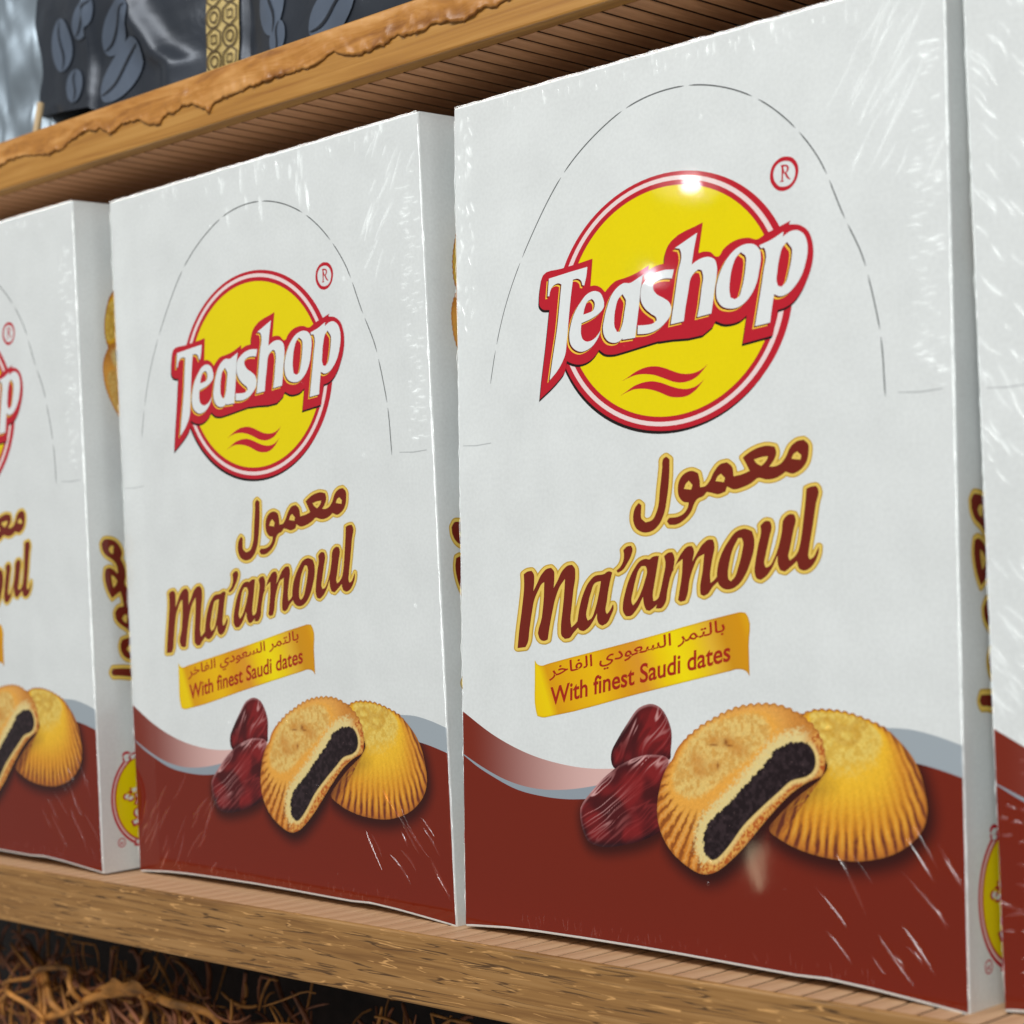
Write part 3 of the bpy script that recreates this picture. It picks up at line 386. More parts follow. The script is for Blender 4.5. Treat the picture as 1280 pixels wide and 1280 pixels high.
    'title_gold': '13394 12805 -114 -8 -80 -17 -115 -40 -21 -18 -13 -24 -4 -17 -23 -217 -47 -305 -90 -533 -29 -153 -39 -163 -26 -85 -39 -105 -70 -90 -43 -37 -35 -25 -5 -1 -4 3 0 7 10 51 39 105 122 455 25 78 40 105 20 85 2 34 -15 93 -45 83 -15 18 -16 11 -18 7 -89 16 -68 3 -22 -1 -69 -19 -52 -26 -44 -29 -59 -49 -61 -88 -11 -30 -16 -75 -5 -38 -2 -48 -21 -120 -52 -189 -32 -99 -43 -113 -80 -171 -74 -123 -43 -63 -26 -32 -45 -31 -12 1 -6 17 -3 35 10 48 40 121 36 134 64 206 22 82 32 96 41 106 21 103 -14 101 -21 46 -28 46 -13 14 -21 13 -26 9 -65 11 -61 7 -49 -4 -48 -14 -36 -15 -125 -97 -30 -34 -6 -27 19 -102 -2 -76 -30 -108 -19 -48 -4 1 -4 13 -3 21 -14 53 -51 131 -12 17 -20 18 -18 10 -114 44 -58 18 -57 12 -99 3 -98 -14 -68 -18 -91 -32 -110 -64 -70 -59 -72 -75 -133 -148 -93 -118 -88 -137 -50 -91 -40 -88 -42 -109 -26 -92 -22 -106 -6 -43 -3 -88 -20 -25 -32 -29 -5 8 1 71 7 57 21 103 56 230 25 88 37 109 23 110 2 57 -11 92 -52 116 -22 21 -32 13 -78 11 -83 2 -80 -18 -65 -29 -66 -39 -115 -87 -64 -70 -56 -68 -38 67 -41 55 -17 15 -22 11 -38 7 -80 -2 -71 -7 -43 -13 -53 -22 -82 -55 -97 -93 -66 -70 -47 -60 -5 1 -11 35 -22 37 -43 59 -16 15 -23 12 -24 6 -91 2 -83 -8 -73 -26 -112 -68 -30 -22 -20 -21 -33 33 -39 17 -24 3 -136 2 -79 -12 -74 -23 -40 -19 -45 -30 -78 10 -59 1 -45 -4 -69 -14 -100 -35 -66 -36 -45 -32 -43 -40 -152 -168 -86 -117 -49 -78 -94 -169 -71 -167 -104 -297 -23 -89 -5 -37 -9 -64 -3 -145 13 -56 33 -59 80 -89 29 -19 35 -9 176 1 60 13 71 31 75 54 92 87 82 87 56 78 5 0 5 -7 23 -49 45 -77 22 -26 34 -17 132 -28 35 -1 34 7 134 72 44 -10 126 -3 68 5 44 9 25 9 49 27 51 43 61 69 50 88 9 21 22 91 14 98 22 94 63 210 41 119 69 141 32 32 71 129 48 50 38 27 5 -3 1 -10 -6 -36 -2 -61 -12 -109 -23 -137 -27 -130 -99 -415 -7 -33 1 -36 8 -22 17 -18 91 -58 36 -12 33 -2 24 3 139 29 38 12 28 16 20 22 80 172 28 93 30 173 21 89 35 111 47 118 35 75 110 210 37 53 42 37 28 15 5 -7 -5 -36 -45 -282 -87 -353 -7 -61 -3 -132 9 -94 8 -18 16 -21 23 -15 106 -42 46 -11 28 1 24 6 89 34 70 36 37 28 26 25 73 92 40 42 41 35 38 26 36 -34 54 -43 49 -30 59 -25 77 -19 54 -4 59 -1 96 9 87 21 63 24 55 26 86 50 87 66 76 76 104 132 63 94 50 90 49 97 3 -4 -13 -98 -1 -55 18 -91 23 -63 19 -32 26 -32 35 -25 52 -20 105 -22 31 1 23 5 101 49 62 36 90 68 91 95 75 96 35 51 5 0 4 -6 16 -36 43 -76 29 -28 29 -14 150 -35 43 0 33 11 128 81 148 102 5 -2 35 -73 29 -31 21 -16 33 -19 67 -24 64 -11 50 -1 38 4 55 14 73 30 46 23 85 63 41 40 59 74 61 93 34 67 24 64 15 54 6 37 2 81 5 26 -2 17 -6 14 -19 20 -24 13 -34 5 -29 -5 -25 -13 -16 -16 -140 -224 -15 -17 -20 -16 -6 0 -3 7 1 44 27 108 31 162 92 397 121 582 32 93 41 100 22 94 0 34 -21 82 -12 24 -20 27 -33 37 -36 29 -33 10;10925 11404 6 1 4 -7 13 -37 5 -24 -2 -46 -10 -52 -69 -234 -53 -154 -106 -265 -31 -60 -42 -52 -26 -21 -9 -6 -6 -1 -7 29 2 126 22 106 79 287 35 96 48 100 63 100;8175 11031 3 1 4 -8 5 -14 31 -123 4 -25 -6 -77 -22 -87 -39 -123 -93 -324 -88 -263 -19 -29 -18 -17 -5 0 -5 10 1 70 12 58;7488 10727 31 -2 19 -39 2 -51 -19 -70 -105 -253 -54 -114 -57 -103 -70 -114 -38 -55 -36 -40 -20 -23 -5 -2 -2 3 8 59 56 166 52 180 106 291 28 58 30 44 36 36|7004 11440 -86 -6 -45 -11 -51 -22 -66 -44 -78 -69 -11 -19 -4 -22 22 -105 -1 -74 -23 -86 -19 -40 -38 -59 -39 -44 -41 -34 -107 -68 -17 -19 -10 -22 -11 1 -50 26 -56 19 -25 4 -56 0 -42 -6 -72 -18 -41 -18 -54 -32 -19 -7 -119 -14 -125 -7 -57 -11 -105 -40 -58 -36 -75 -55 -85 -76 -65 -70 -66 -87 -95 -159 -79 -155 -63 -156 -53 -160 -30 -114 -50 -225 -44 -45 -16 -10 -5 3 -6 33 3 99 6 42 35 179 82 484 30 137 38 148 19 95 2 46 5 27 4 160 -7 57 -18 50 -18 27 -33 35 -40 35 -62 43 -27 8 -27 3 -101 -6 -64 -8 -38 -9 -66 -25 -53 -29 -82 -57 -43 -34 -79 -79 -78 -110 -5 3 0 42 -7 47 -20 46 -18 28 -26 27 -96 71 -27 12 -27 7 -44 0 -126 -16 -60 -15 -83 -36 -72 -50 -96 -81 -68 -72 -51 -65 -6 4 -7 62 -25 63 -39 47 -53 52 -36 22 -33 8 -56 2 -129 -12 -50 -11 -51 -17 -54 -25 -93 -54 -18 -19 -10 -24 -1 -43 13 -181 -11 -208 -26 -180 -65 -357 -112 -535 -45 -236 -60 -410 2 -51 12 -20 22 -18 28 -12 34 -6 62 1 292 29 34 8 28 14 28 28 33 40 51 70 47 106 19 86 28 199 93 426 34 132 39 156 36 117 36 89 52 93 66 101 53 72 5 5 6 -4 -8 -155 -20 -163 -71 -423 -8 -31 -51 -144 -84 -180 -37 -140 -2 -23 3 -20 54 -131 37 -45 48 -40 38 -21 33 -11 71 -14 110 0 55 9 115 41 27 17 15 20 12 27 51 232 66 258 152 513 39 108 49 115 68 138 50 84 16 19 5 -4 0 -38 -26 -196 -136 -784 -7 -273 10 -42 28 -53 39 -38 111 -71 43 -13 70 0 123 15 70 20 43 24 43 31 104 107 91 77 11 0 36 -17 48 -14 73 -12 95 3 37 8 63 24 100 54 80 57 67 65 88 101 5 -3 28 -45 43 -41 56 -30 108 -37 36 -2 31 5 103 37 66 29 33 19 57 46 42 47 38 54 113 187 29 52 25 67 3 90 -15 52 -14 26 -18 19 -25 14 -25 6 -26 2 -25 -4 -26 -9 -20 -12 -54 -71 -42 -65 -5 -6 -3 3 40 143 48 239 40 157 49 168 88 247 5 6 6 -2 35 -36 29 -18 31 -7 35 -1 36 9 92 36 49 22 53 29 65 51 50 51 146 176 61 88 72 143 19 62 2 59 -8 37 -11 27 -45 64 -26 20 -40 13;5745 10298 14 2 1 -6 -19 -82 -73 -249 -76 -226 -111 -253 -30 -49 -36 -33 -10 -5 -6 7 -5 57 8 57 122 385 135 317 32 45 31 22',
    'arabic_edge': '13036 14039 -136 -9 -69 -13 -43 -14 -51 -22 -45 -23 -38 -24 -70 -50 -16 -14 -72 -82 -89 -160 -42 -60 -84 -86 -26 -18 -3 4 30 57 25 67 9 76 -6 45 -15 49 -31 78 -13 22 -37 33 -22 12 -25 9 -178 38 -127 9 -65 -1 -49 -4 -146 -23 -98 -23 -130 -40 -92 -37 -119 -56 -96 -54 -91 -57 -18 -21 -11 -24 -4 -31 7 -29 14 -25 97 -143 59 -101 -14 -8 -64 -18 -81 -17 -68 -9 -10 1 -22 107 -22 47 -28 44 -32 33 -54 42 -94 61 -36 17 -36 9 -46 1 -165 -16 -73 -18 -47 -20 -58 -31 -68 -52 -60 -58 -44 -46 -48 -60 -29 -42 -79 -131 -53 -62 -55 -51 -4 7 -6 58 -13 61 -40 138 -23 38 -21 19 -24 15 -139 61 -84 24 -33 5 -104 1 -80 -11 -91 -22 -67 -26 -69 -36 -62 -42 -34 -29 -63 -69 -40 -56 -36 -73 -24 -77 -7 -51 -4 -152 11 -77 19 -65 37 -68 38 -49 34 -34 77 -61 75 -36 47 -13 6 -7 -41 -56 -41 -38 -22 -16 -58 -28 -33 -12 -101 -24 -77 -7 -130 0 -58 -3 -6 3 24 61 43 155 71 324 35 206 31 260 7 73 2 98 6 36 6 269 -2 22 -11 26 -14 19 -31 27 -111 72 -33 17 -38 9 -54 1 -43 -9 -85 -43 -58 -39 -20 -19 -15 -21 -22 -39 -12 -32 -7 -198 -31 -192 -70 -404 -24 -175 -8 -88 -33 -163 -61 -145 -55 -97 -39 -50 -19 -16 -20 -10 -50 -13 -49 -8 -31 16 -25 19 -7 15 1 56 19 191 2 59 -8 37 -11 19 -19 20 -101 73 -40 20 -40 8 -54 0 -30 -6 -25 -10 -38 -25 -44 -34 -71 -66 -51 -71 -29 -58 -16 -44 -24 -92 -8 -56 -2 -89 6 -56 11 -45 29 -78 24 -46 48 -72 39 -40 58 -44 60 -35 98 -40 69 -19 74 -13 99 -8 34 1 99 9 93 19 50 15 72 27 67 35 61 38 77 59 43 40 71 76 10 -3 57 -70 26 -23 44 -23 43 -8 192 -10 68 3 115 24 67 23 65 27 74 37 113 68 84 65 86 81 49 56 40 56 86 165 38 49 36 35 29 14 122 33 54 23 65 43 36 31 19 -1 50 -9 156 -43 46 -7 73 -4 74 6 78 19 159 50 39 26 27 38 6 2 31 -12 72 -18 126 -6 81 9 73 14 189 45 112 36 146 60 80 45 66 44 22 9 9 1 26 -6 109 -32 66 -12 122 -7 105 5 96 13 113 29 83 31 77 34 85 46 8 0 43 -16 81 -22 102 -6 64 9 56 15 64 24 54 25 72 40 89 66 59 56 54 65 35 60 37 93 21 87 17 128 2 92 -4 44 -18 51 -21 40 -24 27 -47 42 -91 64 -31 16 -21 6 -25 4',
    'arabic_gold': '13048 14011 -136 -8 -69 -14 -44 -14 -42 -18 -80 -46 -76 -56 -69 -76 -95 -170 -40 -56 -36 -40 -55 -53 -38 -28 -54 -25 -44 -15 -8 -1 -5 2 2 4 28 36 38 61 25 46 22 61 7 76 -5 35 -14 46 -34 81 -13 17 -26 20 -34 14 -182 37 -114 7 -52 -1 -49 -4 -141 -22 -103 -24 -170 -56 -121 -55 -101 -53 -108 -66 -17 -15 -11 -20 -3 -25 4 -21 107 -161 79 -134 -3 -4 -14 -5 -121 -34 -177 -28 -9 0 -4 3 -1 43 -14 82 -23 51 -22 36 -27 30 -28 24 -116 77 -27 13 -32 9 -36 1 -160 -17 -65 -15 -90 -43 -88 -70 -84 -85 -43 -54 -32 -46 -73 -124 -46 -55 -72 -72 -31 -19 -28 -9 -9 0 -6 3 1 61 -5 47 -22 97 -27 92 -17 32 -27 25 -144 64 -42 13 -56 12 -104 2 -71 -10 -86 -21 -43 -16 -48 -20 -34 -20 -65 -45 -28 -24 -46 -48 -51 -70 -34 -67 -24 -76 -7 -46 -4 -153 10 -69 17 -59 37 -71 34 -41 30 -30 77 -61 70 -32 81 -18 2 -7 -7 -14 -19 -36 -19 -24 -59 -59 -31 -22 -62 -30 -55 -19 -89 -20 -82 -8 -135 1 -57 -6 -39 -16 -50 -43 0 12 67 149 33 111 82 369 28 166 24 173 14 171 5 21 3 109 6 33 5 276 -10 26 -21 23 -131 87 -29 10 -28 4 -29 0 -30 -8 -86 -44 -51 -36 -21 -26 -22 -39 -11 -32 -4 -150 -1 -40 -35 -222 -67 -375 -23 -171 -8 -91 -34 -167 -63 -148 -53 -94 -29 -41 -31 -32 -32 -19 -37 -12 -94 -17 -10 2 -44 25 -34 27 -10 23 0 34 8 128 12 92 1 63 -3 18 -10 19 -15 16 -95 68 -25 13 -29 7 -50 0 -40 -14 -94 -72 -43 -43 -47 -64 -29 -59 -32 -103 -13 -74 -2 -92 5 -49 11 -45 31 -82 18 -34 48 -72 30 -31 56 -44 54 -31 89 -36 69 -20 69 -13 88 -7 104 6 113 22 74 22 70 30 64 37 64 45 76 65 51 54 53 70 10 8 20 -37 78 -95 29 -22 38 -13 120 -8 86 -3 53 3 115 24 120 46 74 37 107 65 81 62 84 80 47 52 39 56 86 165 42 53 40 39 38 19 112 29 61 25 59 40 50 42 92 -15 151 -42 46 -8 64 -3 69 6 74 18 152 46 20 13 15 14 32 55 70 -26 63 -16 113 -6 81 9 63 12 194 46 104 34 147 59 77 44 68 45 40 15 26 -3 114 -32 78 -16 122 -7 92 4 92 12 66 16 86 28 114 48 100 56 68 -25 73 -20 89 -5 56 6 55 15 65 24 51 23 67 38 88 65 56 53 51 62 34 60 34 83 21 87 17 122 2 95 -4 38 -15 45 -18 35 -20 23 -48 43 -84 60 -38 16;12845 13554 4 1 8 -4 30 -27 -4 -7 -18 3 -53 8 -1 4 6 6;11732 13498 22 0 3 -2 -2 -3 -60 -47 -22 -11 -31 12 -34 19 -4 8 48 11;10302 13103 7 3 9 -2 33 -28 -2 -8 -14 1 -54 10 3 7;9188 12960 6 3 4 -2 17 -20 -6 -18 -12 -3 -28 5 -3 4',
}
def rings(name):
    out = []
    for s in SH[name].split('|'):
        rs = []
        for r in s.split(';'):
            v = np.array([int(t) for t in r.split()], float).reshape(-1, 2)
            rs.append(np.cumsum(v, 0) / 100.0)
        out.append(rs)
    return out
LAY = 0.000015
DZ = 0.0               # print register of the box being built (mm)
def xf_none(p): return p
def flat_print(name, shapes, layer, mat, parent, shift=(0, 0), xf=None, plane='front', step=0.12):
    V = []; F = []
    for si, rs in enumerate(shapes):
        polys = [[Vector((a[0] + shift[0], a[1] + shift[1], 0)) for a in r] for r in rs]
        tri = tessellate_polygon(polys)
        pts = [p for r in polys for p in r]
        n = len(V); y = (layer + step * si)
        for p in pts: V.append(place((p.x, p.y), y, xf, plane))
        for t in tri:
            a, b_, c = (pts[i] for i in t)
            cr = (b_ - a).cross(c - a).z
            if abs(cr) < 1e-9: continue
            F.append(tuple(i + n for i in (t if cr > 0 else t[::-1])))
    return mesh_obj(name, V, F, mat, parent)
BW, BH, BD = 0.17562, 0.25, 0.046
def place(p, layer, xf=None, plane='front'):
    if xf is not None: p = xf(p)
    if plane == 'front': return (p[0] / 1000, -layer * LAY, (p[1] + DZ) / 1000)
    return (BW + layer * LAY, p[0] / 1000, p[1] / 1000)        # side: (depth, height)
def ell(cx, cz, rx, rz, n=96):
    return [[np.array([(cx + rx * math.cos(2 * math.pi * k / n), cz + rz * math.sin(2 * math.pi * k / n)) for k in range(n)])]]
def ring_shape(cx, cz, rx, rz, rx2, rz2, c2=None, n=96):
    c2 = c2 or (cx, cz)
    a = ell(cx, cz, rx, rz, n)[0][0]; b = ell(c2[0], c2[1], rx2, rz2, n)[0][0]
    return [[a, b]]
def text_mesh(name, body, offset, mat, parent, layer, origin, ux, uz, plane='front', width=None):
    """built-in font turned into a flat mesh; origin + local_x*ux + local_y*uz in millimetres"""
    c = bpy.data.curves.new(name, 'FONT'); c.body = body; c.offset = offset; c.resolution_u = 5
    o = bpy.data.objects.new(name, c); COL.objects.link(o)
    bpy.context.view_layer.update()
    ev = o.evaluated_get(bpy.context.evaluated_depsgraph_get()); me = ev.to_mesh()
    v = np.array([tuple(p.co) for p in me.vertices]); f = [tuple(p.vertices) for p in me.polygons]
    nrm = [p.normal.z for p in me.polygons]
    par = list(range(len(v)))
    def find(i):
        while par[i] != i: par[i] = par[par[i]]; i = par[i]
        return i
    for q in f:
        for i in q[1:]: par[find(i)] = find(q[0])
    isl = {}; lay = [isl.setdefault(find(i), len(isl)) for i in range(len(v))]
    ev.to_mesh_clear(); bpy.data.objects.remove(o); bpy.data.curves.remove(c)
    x0, x1 = v[:, 0].min(), v[:, 0].max()
    k = (width / (x1 - x0)) if width else 1.0
    V = []
    ux = np.array(ux); uz = np.array(uz)
    for i, p in enumerate(v):
        q = np.array(origin) + (p[0] - x0) * k * ux + p[1] * uz
        V.append(place(q, layer + 0.12 * (lay[i] % 7), None, plane))
    F = [q if s > 0 else q[::-1] for q, s in zip(f, nrm)]
    return mesh_obj(name, V, F, mat, parent)

# ---- picture painting: a fine coloured sheet cut to an outline
def P2(s): return np.array([float(t) for t in s.split()]).reshape(-1, 2)
def inside(x, z, poly):
    c = np.zeros(x.shape, bool)
    for a, b_ in zip(poly, np.roll(poly, -1, 0)):
        k = (a[1] <= z) != (b_[1] <= z)
        if b_[1] != a[1]: c ^= k & (x < a[0] + (z - a[1]) / (b_[1] - a[1]) * (b_[0] - a[0]))
    return c
def edge_dist(x, z, poly):
    """unsigned distance to the outline and the nearest point on it"""
    D = np.full(x.shape, 1e9); QX = np.zeros(x.shape); QZ = np.zeros(x.shape)
    for a, b_ in zip(poly, np.roll(poly, -1, 0)):
        d = b_ - a; L = d @ d + 1e-12
        t = np.clip(((x - a[0]) * d[0] + (z - a[1]) * d[1]) / L, 0, 1)
        qx = a[0] + t * d[0]; qz = a[1] + t * d[1]
        dd = np.hypot(x - qx, z - qz); k = dd < D
        D = np.where(k, dd, D); QX = np.where(k, qx, QX); QZ = np.where(k, qz, QZ)
    return D, QX, QZ
def sdist(x, z, poly):
    d, _, _ = edge_dist(x, z, poly)
    return np.where(inside(x, z, poly), d, -d)
def crspline(p, n=5):
    out = []
    for i in range(len(p)):
        p0, p1, p2, p3 = p[i - 1], p[i], p[(i + 1) % len(p)], p[(i + 2) % len(p)]
        for t in np.arange(n) / n:
            out.append(0.5 * ((2 * p1) + (-p0 + p2) * t + (2 * p0 - 5 * p1 + 4 * p2 - p3) * t * t + (-p0 + 3 * p1 - 3 * p2 + p3) * t ** 3))
    return np.array(out)
def picture(name, outline, paint, layer, parent, step=0.24, xf=None, plane='front'):
    lo = outline.min(0) - step * 2; hi = outline.max(0) + step * 2
    nx = int((hi[0] - lo[0]) / step); nz = int((hi[1] - lo[1]) / step)
    gx, gz = np.meshgrid(lo[0] + np.arange(nx) * step, lo[1] + np.arange(nz) * step)
    ins = inside(gx, gz, outline); D, QX, QZ = edge_dist(gx, gz, outline)
    near = (~ins) & (D < step * 1.45)
    gx2 = np.where(near, QX, gx); gz2 = np.where(near, QZ, gz)
    use = ins | near
    col = paint(gx2, gz2, D)
    idx = -np.ones(gx.shape, int); idx[use] = np.arange(use.sum())
    V = [place((a, c), layer, xf, plane) for a, c in zip(gx2[use], gz2[use])]
    F = []
    q = use[:-1, :-1] & use[1:, :-1] & use[:-1, 1:] & use[1:, 1:] & (ins[:-1, :-1] | ins[1:, :-1] | ins[:-1, 1:] | ins[1:, 1:])
    for j, i in zip(*np.nonzero(q)): F.append((idx[j, i], idx[j, i + 1], idx[j + 1, i + 1], idx[j + 1, i]))
    # corners cut to triangles where three of four are usable
    u3 = (use[:-1, :-1].astype(int) + use[1:, :-1] + use[:-1, 1:] + use[1:, 1:]) == 3
    for j, i in zip(*np.nonzero(u3)):
        F.append(tuple(k for k in (idx[j, i], idx[j, i + 1], idx[j + 1, i + 1], idx[j + 1, i]) if k >= 0))
    return mesh_obj(name, V, F, M['art'], parent, False, np.clip(col[use], 0, 1))
def C3(c): return lin(c)[None, None, :]
def e_(a): return a[..., None]

O_C1 = crspline(P2('82.6 53.5 84.3 55.3 86.1 58.3 88.9 61.0 92.3 63.3 95.1 65.1 98.9 66.9 103.2 68.9 108.1 70.5 113.8 71.4 120.0 71.5 125.0 70.4 128.9 68.5 131.8 66.7 134.2 63.6 135.5 59.8 135.2 55.8 133.9 53.8 129.4 51.9 124.4 48.8 119.3 44.4 114.0 39.2 108.7 33.8 103.3 29.2 99.0 26.4 94.6 25.3 90.3 26.3 84.8 29.2 81.0 33.0 78.8 37.9 78.6 43.0 80.2 49.1'))
O_FILL = crspline(P2('127.7 62.4 130.7 61.5 132.4 58.8 132.0 55.6 129.5 53.5 124.5 52.0 120.4 48.9 115.2 44.9 108.8 39.5 103.4 33.4 99.1 29.7 96.4 29.8 94.8 32.2 94.9 35.9 97.1 39.4 102.6 44.0 106.9 47.6 111.2 51.9 115.5 55.4 119.6 59.7 123.7 61.5'))
O_PL1 = crspline(P2('84.8 51.1 88.8 58.1 94.5 63.4 103.2 67.1 112.7 68.7 116.8 66.8 117.2 62.8 110.3 56.8 101.7 51.3 95.2 46.7 89.6 45.5 85.2 47.3'))
O_C2 = P2('128.9 69.7 130.9 70.2 136.8 70.8 142.5 70.3 148.1 68.9 153.6 66.9 158.0 63.7 161.5 60.1 163.7 56.0 165.0 50.9 165.2 46.4 163.3 42.1 159.2 38.4 153.7 35.6 146.2 33.7 139.6 33.3 132.9 33.7 127.0 34.7 122.1 36.2 117.1 39.0 120.2 42.9 126.4 48.1 133.9 53.4 135.5 58.2'); O_C2[0] = (125.5, 66.8); O_C2 = crspline(O_C2)
O_PL2 = crspline(P2('130.9 69.0 136.7 70.0 143.4 69.5 149.0 67.8 152.2 64.9 151.6 61.4 147.8 58.1 142.1 56.2 136.4 56.7 135.0 60.5'))
O_D1 = crspline(P2('75.0 69.8 77.9 70.0 80.7 68.9 82.9 66.2 84.2 62.5 83.8 57.8 83.2 55.2 78.7 56.0 72.9 55.3 67.6 53.0 63.4 51.5 61.7 53.1 61.8 56.2 64.2 59.8 67.9 64.3 71.5 68.2'))
O_D2 = crspline(P2('77.5 56.2 82.6 55.6 82.0 51.8 79.6 46.5 78.9 42.2 79.9 38.0 79.3 35.4 72.4 32.3 65.3 30.4 58.1 29.3 52.7 30.1 50.3 33.0 49.2 37.3 49.9 40.5 53.6 44.3 58.6 48.6 64.6 52.4 71.8 55.3'))
def scallop(poly, c, amp, per, z_min):
    out = []; s = 0
    for i in range(len(poly)):
        p = poly[i]; d = p - np.array(c); s += np.hypot(*(p - poly[i - 1])) if i else 0
        k = amp * abs(math.sin(math.pi * s / per)) if p[1] > z_min else 0
        out.append(p + d / np.hypot(*d) * (k - amp * 0.5) * (sstep(z_min, z_min + 2, p[1])))
    return np.array(out)
def dense(p, n=4):
    q = []
    for a, b_ in zip(p, np.roll(p, -1, 0)):
        for t in np.arange(n) / n: q.append(a + (b_ - a) * t)
    return np.array(q)
O_C1 = scallop(dense(O_C1), (108, 52), 0.75, 2.6, 60)
O_C2 = scallop(dense(O_C2), (143, 52), 0.6, 2.4, 65)

def polar_t(x, z, c, outline, inner):
    """0 on the plateau edge, 1 on the outline, along rays from c"""
    th = np.arctan2(z - c[1], x - c[0]); r = np.hypot(x - c[0], z - c[1])
    def prof(poly):
        a = np.arctan2(poly[:, 1] - c[1], poly[:, 0] - c[0]); rr = np.hypot(*(poly - np.array(c)).T)
        k = np.argsort(a); a = a[k]; rr = rr[k]
        return np.interp(th, np.concatenate([a - 2 * np.pi, a, a + 2 * np.pi]), np.tile(rr, 3))
    ri, ro = prof(inner), prof(outline)
    return (r - ri) / np.maximum(ro - ri, 0.3), th, r
def bump_at(x, z, cx, cz, rx, rz): return np.exp(-(((x - cx) / rx) ** 2 + ((z - cz) / rz) ** 2))

def paint_c2(x, z, D):
    t, th, r = polar_t(x, z, (142.5, 63.5), O_C2, O_PL2)
    t = np.clip(t, -1, 1.05)
    g = fbm(x * 1.1, z * 1.1); g2 = fbm(x * 4, z * 4, 3)
    pl = mix(C3((238, 206, 104)), C3((224, 182, 76)), e_(sstep(0.35, 0.7, g)))
    dm = bump_at(x, z, 135.7, 66.8, 3.2, 1.9) + bump_at(x, z, 142.3, 64.6, 3.6, 2.2) + 0.8 * bump_at(x, z, 146.5, 67.5, 2.2, 1.2)
    rim = np.clip(4 * dm * (1 - dm), 0, 1)
    pl = mix(pl, C3((196, 140, 40)), e_(0.45 * sstep(0.5, 1, rim)))
    pl = mix(pl, C3((238, 208, 104)), e_(0.5 * sstep(0.8, 1, dm)))
    wall = mix(C3((246, 192, 50)), C3((226, 148, 40)), e_(sstep(0.15, 0.75, t)))
    wall = mix(wall, C3((196, 118, 44)), e_(sstep(0.7, 1.0, t)))
    wall = mix(wall, C3((206, 128, 48)), e_(0.7 * sstep(152, 164, x) * sstep(40, 60, z)))
    th2 = np.arctan2(x - 143, 92 - z)
    ph = th2 + 0.02 * (fbm(z * 0.25, x * 0.4, 2) - 0.5)
    rid = 0.5 + 0.5 * np.sin(ph * 118 - 0.8)
    amp = sstep(0.05, 0.55, t) * (0.25 + 0.75 * sstep(0.45, 0.95, t))
    dark = mix(C3((190, 112, 28)), C3((108, 46, 34)), e_(sstep(0.40, 0.85, t)))
    wall = mix(wall, dark, e_(np.clip(amp * sstep(0.45, 0.95, rid) * (0.65 + 0.7 * g), 0, 0.95)))
    wall = mix(wall, C3((252, 206, 90)), e_(0.45 * amp * sstep(0.75, 1.0, 1 - rid) * (1 - sstep(0.75, 1, t))))
    c = mix(pl, wall, e_(sstep(-0.12, 0.16, t + 0.15 * (g - 0.5))))
    c = c * e_(0.78 + 0.36 * g2 + 0.10 * fbm(x * 1.4, z * 1.4, 2))
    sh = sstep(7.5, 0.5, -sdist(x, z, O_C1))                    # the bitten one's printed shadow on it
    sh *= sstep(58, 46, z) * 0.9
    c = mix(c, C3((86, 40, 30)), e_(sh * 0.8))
    c = mix(c, C3((150, 88, 38)), e_(0.5 * sstep(1.1, 0.0, D)))
    return c
